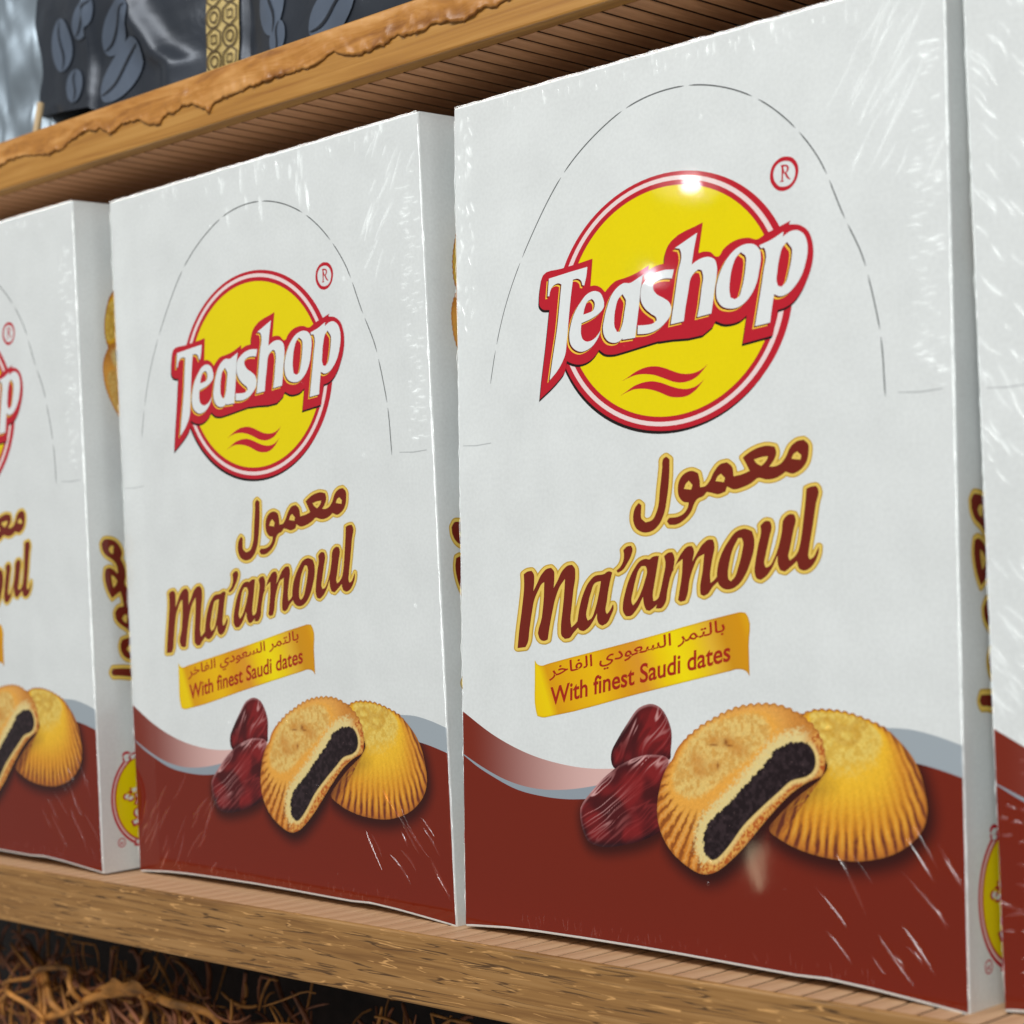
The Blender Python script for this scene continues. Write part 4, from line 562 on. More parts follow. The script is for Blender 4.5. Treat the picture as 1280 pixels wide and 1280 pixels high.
def paint_c1(x, z, D):
    t, th, r = polar_t(x, z, (100.5, 57.5), O_C1, O_PL1)
    g = fbm(x * 0.9, z * 0.9); g2 = fbm(x * 4, z * 4, 3); g3 = fbm(x * 2.2 + 40, z * 2.2, 3)
    sf = sdist(x, z, O_FILL); sp = sdist(x, z, O_PL1)
    pl = mix(C3((236, 200, 118)), C3((220, 168, 84)), e_(sstep(0.35, 0.7, g)))
    for cx, cz, rx, rz in ((99.5, 61.0, 2.6, 1.7), (104.2, 61.2, 2.2, 1.7), (93.3, 55.6, 3.0, 2.2), (107.5, 59.2, 3.2, 1.9), (99.5, 54.4, 2.0, 1.6), (94.2, 52.6, 3.2, 1.8)):
        pl = mix(pl, C3((206, 138, 56)), e_(0.75 * bump_at(x, z, cx, cz, rx, rz)))
    for cx, cz, rx, rz in ((103.2, 60.9, 0.7, 0.9), (104.4, 60.1, 1.0, 0.3), (100.3, 54.6, 0.35, 0.9), (99.0, 60.0, 1.4, 0.3)):
        pl = mix(pl, C3((130, 66, 22)), e_(0.8 * bump_at(x, z, cx, cz, rx, rz)))
    wall = mix(C3((240, 172, 72)), C3((214, 132, 46)), e_(sstep(0.2, 0.9, t)))
    rid = 0.5 + 0.5 * np.sin(th * 58 + 0.5 * (g - 0.5) * 6)
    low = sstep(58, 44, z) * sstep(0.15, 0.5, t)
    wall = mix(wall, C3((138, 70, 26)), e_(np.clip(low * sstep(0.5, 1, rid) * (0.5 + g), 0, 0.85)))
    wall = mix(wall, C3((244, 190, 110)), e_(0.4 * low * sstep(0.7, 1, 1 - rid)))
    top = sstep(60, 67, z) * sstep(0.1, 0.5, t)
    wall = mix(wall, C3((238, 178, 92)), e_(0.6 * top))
    wall = mix(wall, C3((196, 122, 46)), e_(0.7 * sstep(118, 130, x) * sstep(61, 66, z)))
    c = mix(wall, pl, e_(sstep(-1.2, 0.8, sp + 1.6 * (g3 - 0.5))))
    # dough round the filling, upper left pale crumb, lower right thin crust
    side = (x - 113.5) * 0.70 - (z - 46) * 0.72                     # > 0 below the filling
    crumb = sstep(-4.0, -1.6, sf + 4.2 * (g3 - 0.5)) * (side < 0)
    c = mix(c, mix(C3((242, 226, 168)), C3((226, 196, 116)), e_(g2)), e_(crumb * (1 - sstep(127, 133, x))))
    crust = sstep(-7, -5, sf) * (side >= 0)
    cc = mix(C3((226, 166, 82)), C3((186, 92, 34)), e_(sstep(0.42, 0.62, fbm(x * 1.9, z * 1.9, 3))))
    cc = mix(cc, C3((240, 214, 140)), e_(0.8 * sstep(-1.7, -0.5, sf)))
    c = mix(c, cc, e_(crust))
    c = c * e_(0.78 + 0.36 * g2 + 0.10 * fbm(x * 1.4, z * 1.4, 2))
    f = mix(C3((32, 20, 24)), C3((54, 40, 44)), e_(sstep(0.35, 0.75, fbm(x * 0.9, z * 0.9, 3))))
    f = mix(f, C3((150, 120, 120)), e_(0.5 * sstep(0.86, 0.92, fbm(x * 2.3, z * 2.3, 2))))
    jag = sf + (side < 0) * 1.5 * (fbm(x * 1.6, z * 1.6, 3) - 0.5)
    c = mix(c, f, e_(sstep(-0.15, 0.25, jag)))
    c = mix(c, C3((150, 84, 36)), e_(0.5 * sstep(0.9, 0.0, D) * (sf < -0.5)))
    return c
def paint_date(ax, hi, dark, seed):
    ca, sa = math.cos(ax), math.sin(ax)
    def f(x, z, D):
        u = x * ca + z * sa; v = -x * sa + z * ca
        wp = 1.3 * (fbm(u * 0.09 + seed, v * 0.10, 2) - 0.5) * 4
        wv = vnoise(u * 0.055 + seed, (v + wp) * 0.62 + seed) * 0.65 + vnoise(u * 0.12 + seed, (v + wp) * 1.3) * 0.35
        rid = 1 - np.abs(2 * wv - 1) * 2.0
        g = fbm(x * 0.13 + seed, z * 0.13, 2)
        c = mix(C3((132, 30, 32)), C3((82, 18, 22)), e_(sstep(0.35, 0.65, g)))
        c = mix(c, C3((64, 14, 16)), e_(0.45 * sstep(0.45, 0.1, rid)))
        c = mix(c, C3((156, 50, 50)), e_(0.4 * sstep(0.7, 1.0, rid)))
        c = mix(c, C3((30, 10, 18)), e_(0.85 * sstep(2.6, 0.0, D) * dark(x, z)))
        h = hi(x, z)
        c = mix(c, C3((238, 186, 184)), e_(np.clip(h * sstep(0.74, 0.98, rid), 0, 0.8)))
        c = mix(c, C3((206, 150, 150)), e_(0.6 * sstep(0.9, 0.2, D) * np.clip(h * 1.5, 0, 1)))
        return c * e_(0.92 + 0.16 * fbm(x * 4, z * 4, 2))
    return f
pd1 = paint_date(0.98, lambda x, z: bump_at(x, z, 74, 66, 7, 5), lambda x, z: 0.4 + 0.6 * sstep(72, 64, x), 11.0)
pd2 = paint_date(0.62, lambda x, z: bump_at(x, z, 56, 43, 7, 7) + 0.9 * bump_at(x, z, 74, 54.5, 8, 2.0), lambda x, z: 0.3 + 0.7 * sstep(40, 33, z), 31.0)

# ---- curves of the printed waves
def curve(pts): 
    p = P2(pts); return lambda x: np.interp(x, XX, CRV(p))
XX = np.linspace(0.35, 175.3, 260)
def CRV(p):
    x, y = p.T; m = np.gradient(y, x); i = np.clip(np.searchsorted(x, XX) - 1, 0, len(x) - 2)
    h = x[i + 1] - x[i]; t = (XX - x[i]) / h
    return (2 * t ** 3 - 3 * t ** 2 + 1) * y[i] + (t ** 3 - 2 * t ** 2 + t) * h * m[i] + (-2 * t ** 3 + 3 * t ** 2) * y[i + 1] + (t ** 3 - t ** 2) * h * m[i + 1]
c_pink = CRV(P2('0.3 65.1 13.4 58.7 27.6 54.0 41.6 51.6 54.1 51.0 66 52.0 85 57 120 66 150 72 176 72'))
c_grey = CRV(P2('0.3 52.2 8.3 48.9 19.0 45.5 32.2 43.8 43.2 44.3 54.0 46.0 75 51.5 95 57.5 120 63.6 140 66.5 154.5 67.0 160.7 66.9 168 65.7 176 63.6'))
c_brown = CRV(P2('0.3 51.9 6.4 48.8 13.1 46.2 22.7 43.2 34.0 41.8 45.0 41.7 52.0 42.3 75 46 95 50.5 120 56 140 58.8 150 59.4 163.2 58.7 168.6 57.7 176 55.9'))
def arch(x):            # how far the bottom edge of the front bows up (mm)
    return np.interp(x, [0, 3, 18, 31, 50, 71, 88, 110, 125, 134.5, 140, 148, 162, 173, 175.62], [0, 0.35, 1.5, 2.0, 2.35, 2.55, 2.55, 2.35, 2.25, 2.7, 2.45, 2.1, 1.1, 0.25, 0])
c_bot = arch(XX) + 0.85
def band(name, top, bot, colf, layer, parent, x_max=175.3, rows=1):
    xi = np.nonzero(XX <= x_max)[0]; V = []; F = []; C = []
    for i in xi:
        for j in range(rows + 1):
            t = j / rows; z = bot[i] + (top[i] - bot[i]) * t
            V.append((XX[i] / 1000, -layer * LAY, (z + DZ) / 1000)); C.append((XX[i], z))
    n = rows + 1
    for a in range(len(xi) - 1):
        for j in range(rows): F.append((a * n + j, (a + 1) * n + j, (a + 1) * n + j + 1, a * n + j + 1))
    C = np.array(C)
    return mesh_obj(name, V, F, M['art'], parent, False, colf(C[:, 0], C[:, 1]))
def col_pink(x, z):
    t = sstep(2, 62, x)[:, None]
    return mix(lin((126, 43, 27))[None], lin((226, 186, 180))[None], t)
def col_brown(x, z):
    c = np.tile(lin((120, 36, 19))[None], (len(x), 1))
    s = np.zeros(len(x))
    for poly, amt, rad, dx, dz in ((O_C1, 0.9, 5.5, 1.0, -1.4), (O_C2, 0.85, 5.5, 0.6, -1.6), (O_D2, 0.8, 4.5, 0.5, -1.2)):
        d = sdist(x - dx, z - dz, poly); s = np.maximum(s, amt * sstep(-rad, 1.0, d) ** 1.3)
    return mix(c, lin((34, 12, 12))[None], s[:, None])

# ------------------------------------------------------------------ the box
def carton(parent):
    """card carton: front with a bowed lower edge, narrow rounded corners"""
    xs = np.concatenate([[0.0, 0.0002, 0.0006], np.linspace(0.004, BW - 0.004, 40), [BW - 0.0006, BW - 0.0002, BW]])
    xr = [0.0006, 0.0002, 0.0]
    V = []; F = []
    rows = None
    for i, x in enumerate(xs):
        a = arch(x * 1000) / 1000
        yo = {0: 0.0006, 1: 0.0002, 2: 0.0}.get(i, {len(xs) - 1: 0.0006, len(xs) - 2: 0.0002}.get(i, 0.0))
        prof = [(yo + 0.0007, a), (yo + 0.0002, a + 0.0002), (yo, a + 0.0007)]
        for t in (0.2, 0.4, 0.6, 0.8): prof.append((yo, a + 0.0007 + (BH - 0.0014 - a) * t))
        prof += [(yo, BH - 0.0007), (yo + 0.0002, BH - 0.0002), (yo + 0.0007, BH), (BD, BH), (BD, 0.0)]
        rows = len(prof)
        for y, z in prof: V.append((x, y, z))
    for i in range(len(xs) - 1):
        for j in range(rows):
            k = (j + 1) % rows
            F.append((i * rows + j, (i + 1) * rows + j, (i + 1) * rows + k, i * rows + k))
    F.append(tuple(range(rows))[::1]); F.append(tuple((len(xs) - 1) * rows + j for j in range(rows))[::-1])
    o = mesh_obj('carton', V, F, M['white'], parent)
    bm = bmesh.new(); bm.from_mesh(o.data); bmesh.ops.recalc_face_normals(bm, faces=bm.faces); bm.to_mesh(o.data); bm.free()
    return o

def strip(pts, wdt):
    """thin ribbons following a polyline (mm), as shapes"""
    pts = np.array(pts); out = []
    d = np.gradient(pts, axis=0); d /= np.hypot(*d.T)[:, None]; nn = np.stack([-d[:, 1], d[:, 0]], 1)
    w_ = np.array(wdt) if hasattr(wdt, '__len__') else np.full(len(pts), wdt)
    return [[np.concatenate([pts + nn * w_[:, None] / 2, (pts - nn * w_[:, None] / 2)[::-1]])]]

def build_box(register):
    global DZ
    DZ = register
    root = empty('biscuit_box')
    carton(root)
    # printed waves and ground
    band('pink_wave', c_pink, c_grey - 0.3, col_pink, 1, root, 84)
    g = band('grey_wave', c_grey, c_brown - 0.3, lambda x, z: mix(lin((150, 160, 170))[None], lin((164, 174, 182))[None], sstep(60, 150, x)[:, None]), 2, root)
    band('maroon_ground', c_brown, c_bot - DZ, col_brown, 3, root, rows=48)
    picture('date_picture', O_D1, pd1, 4, root)
    picture('date_picture', O_D2, pd2, 5, root)
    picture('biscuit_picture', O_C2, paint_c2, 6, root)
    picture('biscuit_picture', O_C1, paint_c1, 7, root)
    # logo
    lg = flat_print('logo_shadow', ell(84.9, 179.3, 42.7, 35.3), 1, M['black'], root)
    lg.name = 'logo'
    flat_print('red_disc', ell(85.5, 180.2, 43.0, 35.4), 2, M['red'], lg)
    flat_print('white_ring', ring_shape(85.2, 180.3, 40.9, 34.2, 39.3, 33.0, (85.2, 180.3)), 3, M['pinkring'], lg)
    flat_print('yellow_disc', ell(85.3, 180.3, 37.6, 31.6), 4, M['yellow'], lg)
    flat_print('wave_mark', rings('waves'), 5, M['red'], lg)
    wo = rings('wordmark_outline'); wm = rings('wordmark')
    flat_print('outline_shadow', wo, 6, M['black'], lg, (-0.35, -0.66))
    flat_print('wordmark_outline', wo, 7, M['red'], lg)
    flat_print('letter_line', wm, 8, M['lineyellow'], lg, (-0.95, -0.72))
    flat_print('letter_shadow', wm, 9.2, M['darkred'], lg, (-0.48, -0.36))
    flat_print('wordmark', wm, 10.4, M['paper'], lg)
    flat_print('registered_mark', rings('ring_R') + rings('letter_R'), 2, M['red'], root)
    # lettering
    flat_print('arabic_edge', rings('arabic_edge'), 1, M['goldedge'], root).name = 'arabic_lettering'
    ar = root.children[-1] if False else [c for c in root.children if c.name.startswith('arabic_lettering')][0]
    flat_print('gold_outline', rings('arabic_gold'), 2, M['gold'], ar)
    flat_print('brown_letters', rings('arabic'), 3, M['brown'], ar)
    te = flat_print('title_lettering', rings('title_edge'), 4, M['goldedge'], root)
    flat_print('gold_outline', rings('title_gold'), 5, M['gold'], te)
    flat_print('brown_letters', rings('title'), 6, M['brown'], te)
    # banner: gold ribbon with a sheen running along it
    bo = rings('banner')[0][0]
    stops = [(30, (244, 204, 0)), (35.5, (246, 212, 0)), (38.5, (226, 160, 10)), (46, (236, 178, 6)), (56, (244, 192, 4)), (66, (228, 160, 16)), (73, (228, 156, 40)), (80, (246, 206, 0)), (87, (252, 228, 2)), (93, (246, 212, 12)), (99, (234, 184, 50)), (104, (214, 150, 22)), (110, (220, 152, 14)), (114, (234, 176, 10))]
    sx = np.array([s[0] for s in stops]); sc = np.array([lin(s[1]) for s in stops])
    def paint_b(x, z, D):
        u = x + 0.35 * (z - 80 - 0.21 * (x - 70)) * 1.0
        c = np.stack([np.interp(u, sx, sc[:, k]) for k in range(3)], -1)
        return mix(c, C3((170, 110, 20)), e_(0.35 * sstep(0.6, 0, D)))
    bn = picture('banner', bo, paint_b, 4, root, 0.3)
    text_mesh('banner_text', 'With finest Saudi dates', 0.018, M['text'], bn, 5, (37.9, 68.3), (1.0 * 0.982, 0.212 * 0.982), (0.25, 7.3), width=68.6)
    text_mesh('banner_text', '\ufeae\ufea7\ufe8e\ufed4\ufedf\ufe8d \ufef1\ufea9\ufeee\ufecc\ufeb4\ufedf\ufe8d \ufeae\ufee4\ufe98\ufedf\ufe8e\ufe91', 0.012, M['text'], bn, 5, (37.6, 76.4), (0.985, 0.208), (0.0, 4.6), width=67.0)
    # tear-off arc cut in the card, with uncut bridges
    arc = P2('14.7 163.7 17.0 173.1 21.0 184.7 33.3 206.0 49.5 224.4 61.6 232.1 69.7 235.7 93.8 238.2 118.4 229.6 136.8 211.6 144.7 194.8 150.5 182.9 152.2 176.7 155.0 163.3 155.9 148.5')
    tt = np.linspace(0, 1, len(arc)); T = np.linspace(0, 1, 400)
    seg = np.hypot(*np.diff(arc, axis=0).T); L = np.concatenate([[0], np.cumsum(seg)]); L /= L[-1]
    def herm(y):
        m = np.gradient(y, L); i = np.clip(np.searchsorted(L, T) - 1, 0, len(L) - 2); h = L[i + 1] - L[i]; u = (T - L[i]) / h
        return (2*u**3 - 3*u**2 + 1) * y[i] + (u**3 - 2*u**2 + u) * h * m[i] + (-2*u**3 + 3*u**2) * y[i + 1] + (u**3 - u**2) * h * m[i + 1]
    ax_ = herm(arc[:, 0]); az_ = herm(arc[:, 1])
    for _ in range(14):
        ax_[1:-1] = (ax_[:-2] + 2 * ax_[1:-1] + ax_[2:]) / 4; az_[1:-1] = (az_[:-2] + 2 * az_[1:-1] + az_[2:]) / 4
    cuts = [(0.0, .045), (.05, .16), (.163, .28), (.284, .40), (.405, .497), (.503, .60), (.607, .675), (.68, .745), (.75, .80), (.806, .862), (.868, .93), (.935, 1.0)]
    shp = []
    for a, b_ in cuts:
        k = (T >= a) & (T <= b_); p = np.stack([ax_[k], az_[k]], 1)
        wd = (0.28 + 0.10 * sstep(0.1, 0.3, T[k])) * np.minimum(1, np.minimum(np.arange(k.sum()) + 1, np.arange(k.sum())[::-1] + 1) / 4)
        shp += strip(p, wd)
    flat_print('tear_line', shp, 1, M['grey_core'], root)  # flat dark strips, the slit's shade put into their colour
    shp_highlight = [[r[0] + np.array([0.28, 0.12])] for r in shp]
    flat_print('tear_line', shp_highlight, 0.6, M['paper'], root)  # offset white copy, a painted highlight beside the cut
    flat_print('slot_crease', strip([(159.6, 149.1), (166, 148.7), (172.4, 149.0)], [0.25, 0.45, 0.3]), 1, M['crease'], root)  # shade of the embossed slots put into flat grey strips
    flat_print('slot_crease', strip([(2.2, 145.8), (8, 145.5), (14.6, 145.9)], [0.25, 0.4, 0.3]), 1, M['crease'], root)
    b = MB(); rs_ = random.Random(3)
    b.tube([(0.0006 + (BW - 0.0012) * k / 60, 0.0001 - 0.00012 * rs_.random(), BH - 0.0002 + 0.00025 * rs_.random()) for k in range(61)], [0.00022 + 0.0002 * rs_.random() for k in range(61)], 6)
    b.build('film_seam', M['film'], root, True)
    for xe in (0.0003, BW - 0.0003):
        b = MB()
        b.tube([(xe + 0.00016 * (rs_.random() - 0.5), 0.00012 - 0.0001 * rs_.random(), 0.004 + 0.242 * k / 90) for k in range(91)], [0.00006 + 0.00042 * rs_.random() ** 3 for k in range(91)], 6)
        b.build('film_seam', M['film'], root, True)
    # narrow side, print turned a quarter: depth = reading height, height = reading width
    rot = lambda cx, cz, s: (lambda p: (cx - (p[1]) * s, cz + p[0] * s))
    sl = flat_print('side_logo', ell(20.5, 26, 15.6, 18.2), 1, M['red'], root, plane='side')
    flat_print('white_ring', ring_shape(20.5, 26, 14.7, 17.2, 14.1, 16.5), 2, M['pinkring'], sl, plane='side')
    flat_print('yellow_disc', ell(20.5, 26, 13.4, 15.8), 3, M['yellow'], sl, plane='side')
    wtxt = '\ufe8f\ufeee\ufeb7 \ufef2\ufe97'
    text_mesh('wordmark_outline', wtxt, 0.09, M['red'], sl, 4, (20, 8.0), (0, 1), (-13.5, 0), 'side', 36)
    text_mesh('wordmark', wtxt, 0.03, M['paper'], sl, 5.2, (20, 9.0), (0, 1), (-13.5, 0), 'side', 34)
    flat_print('registered_mark', ring_shape(8.8, 10.4, 1.75, 1.75, 1.35, 1.35, n=32), 1, M['red'], root, plane='side')
    text_mesh('registered_letter', 'R', 0.01, M['red'], root, 1, (9.6, 9.7), (0, 1.0), (-2.3, 0), 'side', 1.3)
    def sxf(p):            # front word laid level, scaled, turned
        return (5.8 + (139.4 - p[1]) * 1.03, 74.0 + (p[0] - 84.0) * 1.03)
    sa = flat_print('side_lettering', rings('arabic_edge'), 1, M['goldedge'], root, xf=sxf, plane='side')
    flat_print('gold_outline', rings('arabic_gold'), 2, M['gold'], sa, xf=sxf, plane='side')
    flat_print('brown_letters', rings('arabic'), 3, M['brown'], sa, xf=sxf, plane='side')
    pxf = lambda cx, cz, ox, oz, s: (lambda p: (cx - (p[1] - oz) * s, cz + (p[0] - ox) * s))
    picture('biscuit_picture', O_C2, paint_c2, 1, root, 0.5, pxf(25, 207, 143, 52, 0.72), 'side')
    picture('biscuit_picture', O_C1, paint_c1, 2, root, 0.5, pxf(24, 181, 108, 49, 0.62), 'side')
    picture('date_picture', O_D2, pd2, 1, root, 0.5, pxf(24, 152, 65, 43, 0.55), 'side')
    return root

# wrinkles of the shrink film: low clear ridges standing off the card
def wrinkles(parent, seed, spec):
    rnd = random.Random(seed); b = MB()
    def ridge(x, z, ang, L, wd, h, curl=0.0):
        n = 7; v = []; f = []
        for i in range(n):
            t = i / (n - 1); s = math.sin(math.pi * t) ** 0.6 if 0 < t < 1 else 0.02
            a = ang + curl * (t - 0.5)
            cx = x + math.cos(a) * L * (t - 0.5); cz = z + math.sin(a) * L * (t - 0.5)
            nx, nz = -math.sin(a), math.cos(a)
            jit = 0.7 + 0.6 * rnd.random()
            for k, q in enumerate((-1, -0.45, 0.0, 0.45, 1)):
                hh = (0, 0.72, 1, 0.72, 0)[k]
                X = min(max(cx + nx * q * wd * s / 2, 0.1), 175.5); Z = min(max(cz + nz * q * wd * s / 2, 0.8), 249.4)
                v.append((X / 1000, (-0.00026 - h * hh * s * jit / 1000), Z / 1000))
        for i in range(n - 1):
            for k in range(4): f.append((i * 5 + k, (i + 1) * 5 + k, (i + 1) * 5 + k + 1, i * 5 + k + 1))
        b.add(v, f)
    for (n, xr, zr, ar, Lr, wr, hr, cu) in spec:
        for _ in range(n):
            ridge(rnd.uniform(*xr), rnd.uniform(*zr), R(rnd.uniform(*ar)), rnd.uniform(*Lr), rnd.uniform(*wr), rnd.uniform(*hr), rnd.uniform(-cu, cu))
    o = b.build('film_wrinkles', M['film'], parent, True)
    o['kind'] = 'stuff'
    return o
W_TOP = (44, (20, 160), (244, 248.5), (80, 100), (1, 4), (0.2, 0.45), (0.05, 0.13), 0.3)
W_RIGHT = (80, (165, 173), (150, 234), (-8, 12), (1.5, 4.5), (0.18, 0.42), (0.05, 0.13), 0.5)
W_TRC = (20, (148, 173), (205, 247), (44, 66), (3, 16), (0.16, 0.42), (0.06, 0.15), 0.3)
W_BOT = (60, (25, 150), (4.0, 7.0), (75, 110), (1, 3.5), (0.2, 0.4), (0.04, 0.10), 0.3)
W_BRC = (16, (135, 173), (6, 40), (-60, -40), (4, 18), (0.25, 0.8), (0.10, 0.28), 0.3)
W_LEFT = (36, (1, 8), (180, 246), (60, 120), (1.5, 4), (0.3, 0.7), (0.08, 0.2), 0.3)
W_LEFTDIAG = (150, (1, 24), (60, 248), (-62, -40), (3, 11), (0.18, 0.45), (0.035, 0.09), 0.6)
W_LEFTLOW = (60, (1, 24), (5, 60), (-20, 12), (2, 7), (0.4, 0.9), (0.1, 0.25), 0.5)
W_BLC = (26, (3, 50), (6, 34), (38, 64), (6, 20), (0.4, 1.1), (0.10, 0.25), 0.3)
W_TICKS = (14, (70, 120), (232, 246), (82, 98), (5, 11), (0.5, 1.0), (0.15, 0.3), 0.1)
W_LONG = (6, (146, 168), (212, 240), (50, 62), (18, 36), (0.15, 0.3), (0.05, 0.1), 0.25)
W_FEW = (10, (60, 165), (10, 240), (20, 160), (0.6, 1.6), (0.4, 0.8), (0.1, 0.2), 0.1)

G = 'white date-biscuit boxes standing in a row'
main = build_box(0.0)
poses = {
    'main': ((0.06916, -0.00078, 0.00044), (-0.99476, 0.40416, -1.5428)),
    'b2': ((-0.11113, 0.00563, 0.0), (1.40547, 0.17923, -1.80683)),
    'b1': ((-0.29254, -0.00485, 0.00051), (1.3209, 0.03255, -0.59742)),
    'b4': ((0.25067, 0.0, 0.0), (0.046, -0.02, 0.0)),
}
labels = {
    'main': 'large sharp white and maroon biscuit box right of centre, its whole front in view',
    'b2': 'slightly blurred white and maroon biscuit box directly left of the large sharp one',
    'b1': 'blurred white and maroon biscuit box cut off by the left edge of the photo',
    'b4': 'white and maroon biscuit box showing only a sliver at the right edge',
}
specs = {
    'main': [W_TOP, W_RIGHT, W_TRC, W_LONG, W_BOT, W_BRC, W_LEFT, W_FEW],
    'b2': [W_TOP, W_TICKS, W_RIGHT, W_TRC, W_BOT, W_BRC, W_BLC, W_FEW],
    'b1': [W_TOP, W_RIGHT, W_BRC, W_BOT, W_FEW],
    'b4': [W_LEFTDIAG, W_LEFTLOW, W_TOP],
}
for i, k in enumerate(('main', 'b2', 'b1', 'b4')):
    o = main if k == 'main' else (build_box(-2.8) if k == 'b2' else (copy_tree(boxes['b2']) if k == 'b1' else build_box(1.7)))
    o.location = poses[k][0]; o.rotation_euler = [R(a) for a in poses[k][1]]
    tag(o, labels[k], 'box', G)
    boxes = locals().setdefault('boxes', {}); boxes[k] = o
for i, k in enumerate(boxes): wrinkles(boxes[k], 11 + i, specs[k])

# ------------------------------------------------------------------ foil bags on the upper shelf
ZT = 0.28383
def bag(name, x0, x1, y0, z0, z1, surf, mat, label, nx=120, nz=90, depth=0.06, x_out=None):
    """standing foil bag: front sheet follows surf(x, z), closed by sides, back and a tucked base"""
    root = empty(name, ((x0 + x1) / 2, y0, ZT))
    tag(root, label, 'bag', 'foil coffee bags on the upper shelf')
    ox, oy, oz = root.location
    V = []; F = []
    for j in range(nz + 1):
        for i in range(nx + 1):
            x = x0 + (x1 - x0) * i / nx; zl = z0(x) if callable(z0) else z0; z = zl + (z1 - zl) * j / nz
            V.append((x - ox, surf(x, z) - oy, z - oz))
    n = nx + 1
    for j in range(nz):
        for i in range(nx): F.append((j * n + i, j * n + i + 1, (j + 1) * n + i + 1, (j + 1) * n + i))
    m = len(V)
    for j in range(nz + 1):                                     # back sheet
        for i in (0, nx):
            x = x0 + (x1 - x0) * i / nx; zl = z0(x) if callable(z0) else z0; z = zl + (z1 - zl) * j / nz
            V.append((x - ox, surf(x, z) - oy + depth, z - oz))
    for j in range(nz):
        a, b_ = m + 2 * j, m + 2 * j + 1
        F.append((a + 2, b_ + 2, b_, a))
        F.append((j * n, (j + 1) * n, a + 2, a)); F.append(((j + 1) * n + nx, j * n + nx, b_, b_ + 2))
    F.append(tuple(range(nz * n, nz * n + n)) + (m + 2 * nz + 1, m + 2 * nz))
    mesh_obj('foil_body', V, F, mat, root, True)
    return root
def bean(root, surf, x, z, a, b_, ang, off=0.0006):
    """one printed bean lying on the foil, with its dark centre crease"""
    ox, oy, oz = root.location
    ca, sa = math.cos(ang), math.sin(ang)
    def P(u, v, o):
        X = x + u * ca - v * sa; Z = z + u * sa + v * ca
        return (X - ox, surf(X, Z) - o - oy, Z - oz)
    V = [P(0, 0, off)]; F = []
    nr, na = 5, 28
    for r in range(1, nr + 1):
        for k in range(na):
            t = 2 * math.pi * k / na
            V.append(P(a * r / nr * math.cos(t), b_ * r / nr * math.sin(t), off))
    for k in range(na): F.append((0, 1 + k, 1 + (k + 1) % na))
    for r in range(nr - 1):
        for k in range(na): F.append((1 + r * na + k, 1 + (r + 1) * na + k, 1 + (r + 1) * na + (k + 1) % na, 1 + r * na + (k + 1) % na))
    o = mesh_obj('bean_print', V, F, M['bean'], root, True)
    V = []; F = []
    for k in range(15):
        u = a * 0.94 * (2 * k / 14 - 1); c = b_ * 0.22 * math.sin(u / a * 3.0); hw = b_ * 0.07 * (1 - (u / a) ** 2) + 0.0001
        V += [P(u, c - hw, off * 1.6), P(u, c + hw, off * 1.6)]
    for k in range(14): F.append((2 * k, 2 * k + 2, 2 * k + 3, 2 * k + 1))
    mesh_obj('crease_line', V, F, M['bean_line'], o, True)

nz_ = lambda x, z, s, k: fbm(np.array([x * s + k]), np.array([z * s + k * 2]), 3)[0] - 0.5
def s_a(x, z): return 0.012 + 0.010 * ((x + 0.225) / 0.04) ** 2 * 0.6 + 0.006 * nz_(x, z, 30, 3) + 0.010 * nz_(x, z * 0.4, 60, 8)
def s_b(x, z):
    fold = 0.0035 * math.exp(-((x + 0.1445) / 0.002) ** 2) * (0.4 + 0.6 * sstep(0.336, 0.312, z))
    xc = np.interp(z, [0.300, 0.3068, 0.3212, 0.3316, 0.36], [-0.088, -0.0994, -0.1118, -0.1166, -0.119])
    ridge = 0.0038 * math.exp(-((x - xc) / 0.008) ** 2)
    return 0.0205 - 0.006 * math.sin(math.pi * min(max((x + 0.197) / 0.145, 0), 1)) - fold - ridge + 0.006 * nz_(x, z, 26, 21) + 0.02 * max(0, z - 0.33)
def s_c(x, z): return 0.024 - 0.012 * math.sin(math.pi * min(max((x + 0.053) / 0.20, 0), 1)) ** 0.6 + 0.007 * nz_(x, z, 24, 41)
ba = bag('coffee_bag', -0.262, -0.1835, 0.012, ZT + 0.001, 0.43, s_a, M['silver'], 'shiny silver blue foil bag at the far left of the upper shelf')
bb = bag('coffee_bag', -0.1968, -0.0535, 0.02, lambda x: float(np.interp(x, [-0.1968, -0.150, -0.1445, -0.135, -0.05], [0.3012, 0.2962, 0.2950, 0.2880, 0.2850])), 0.43, s_b, M['dark_foil'], 'dark coffee bag with a gold ornamental strip, next to the silver bag')
bc = bag('coffee_bag', -0.0515, 0.150, 0.024, ZT + 0.001, 0.43, s_c, M['dark_foil'], 'dark coffee bag with grey bean print, right of the gold strip')
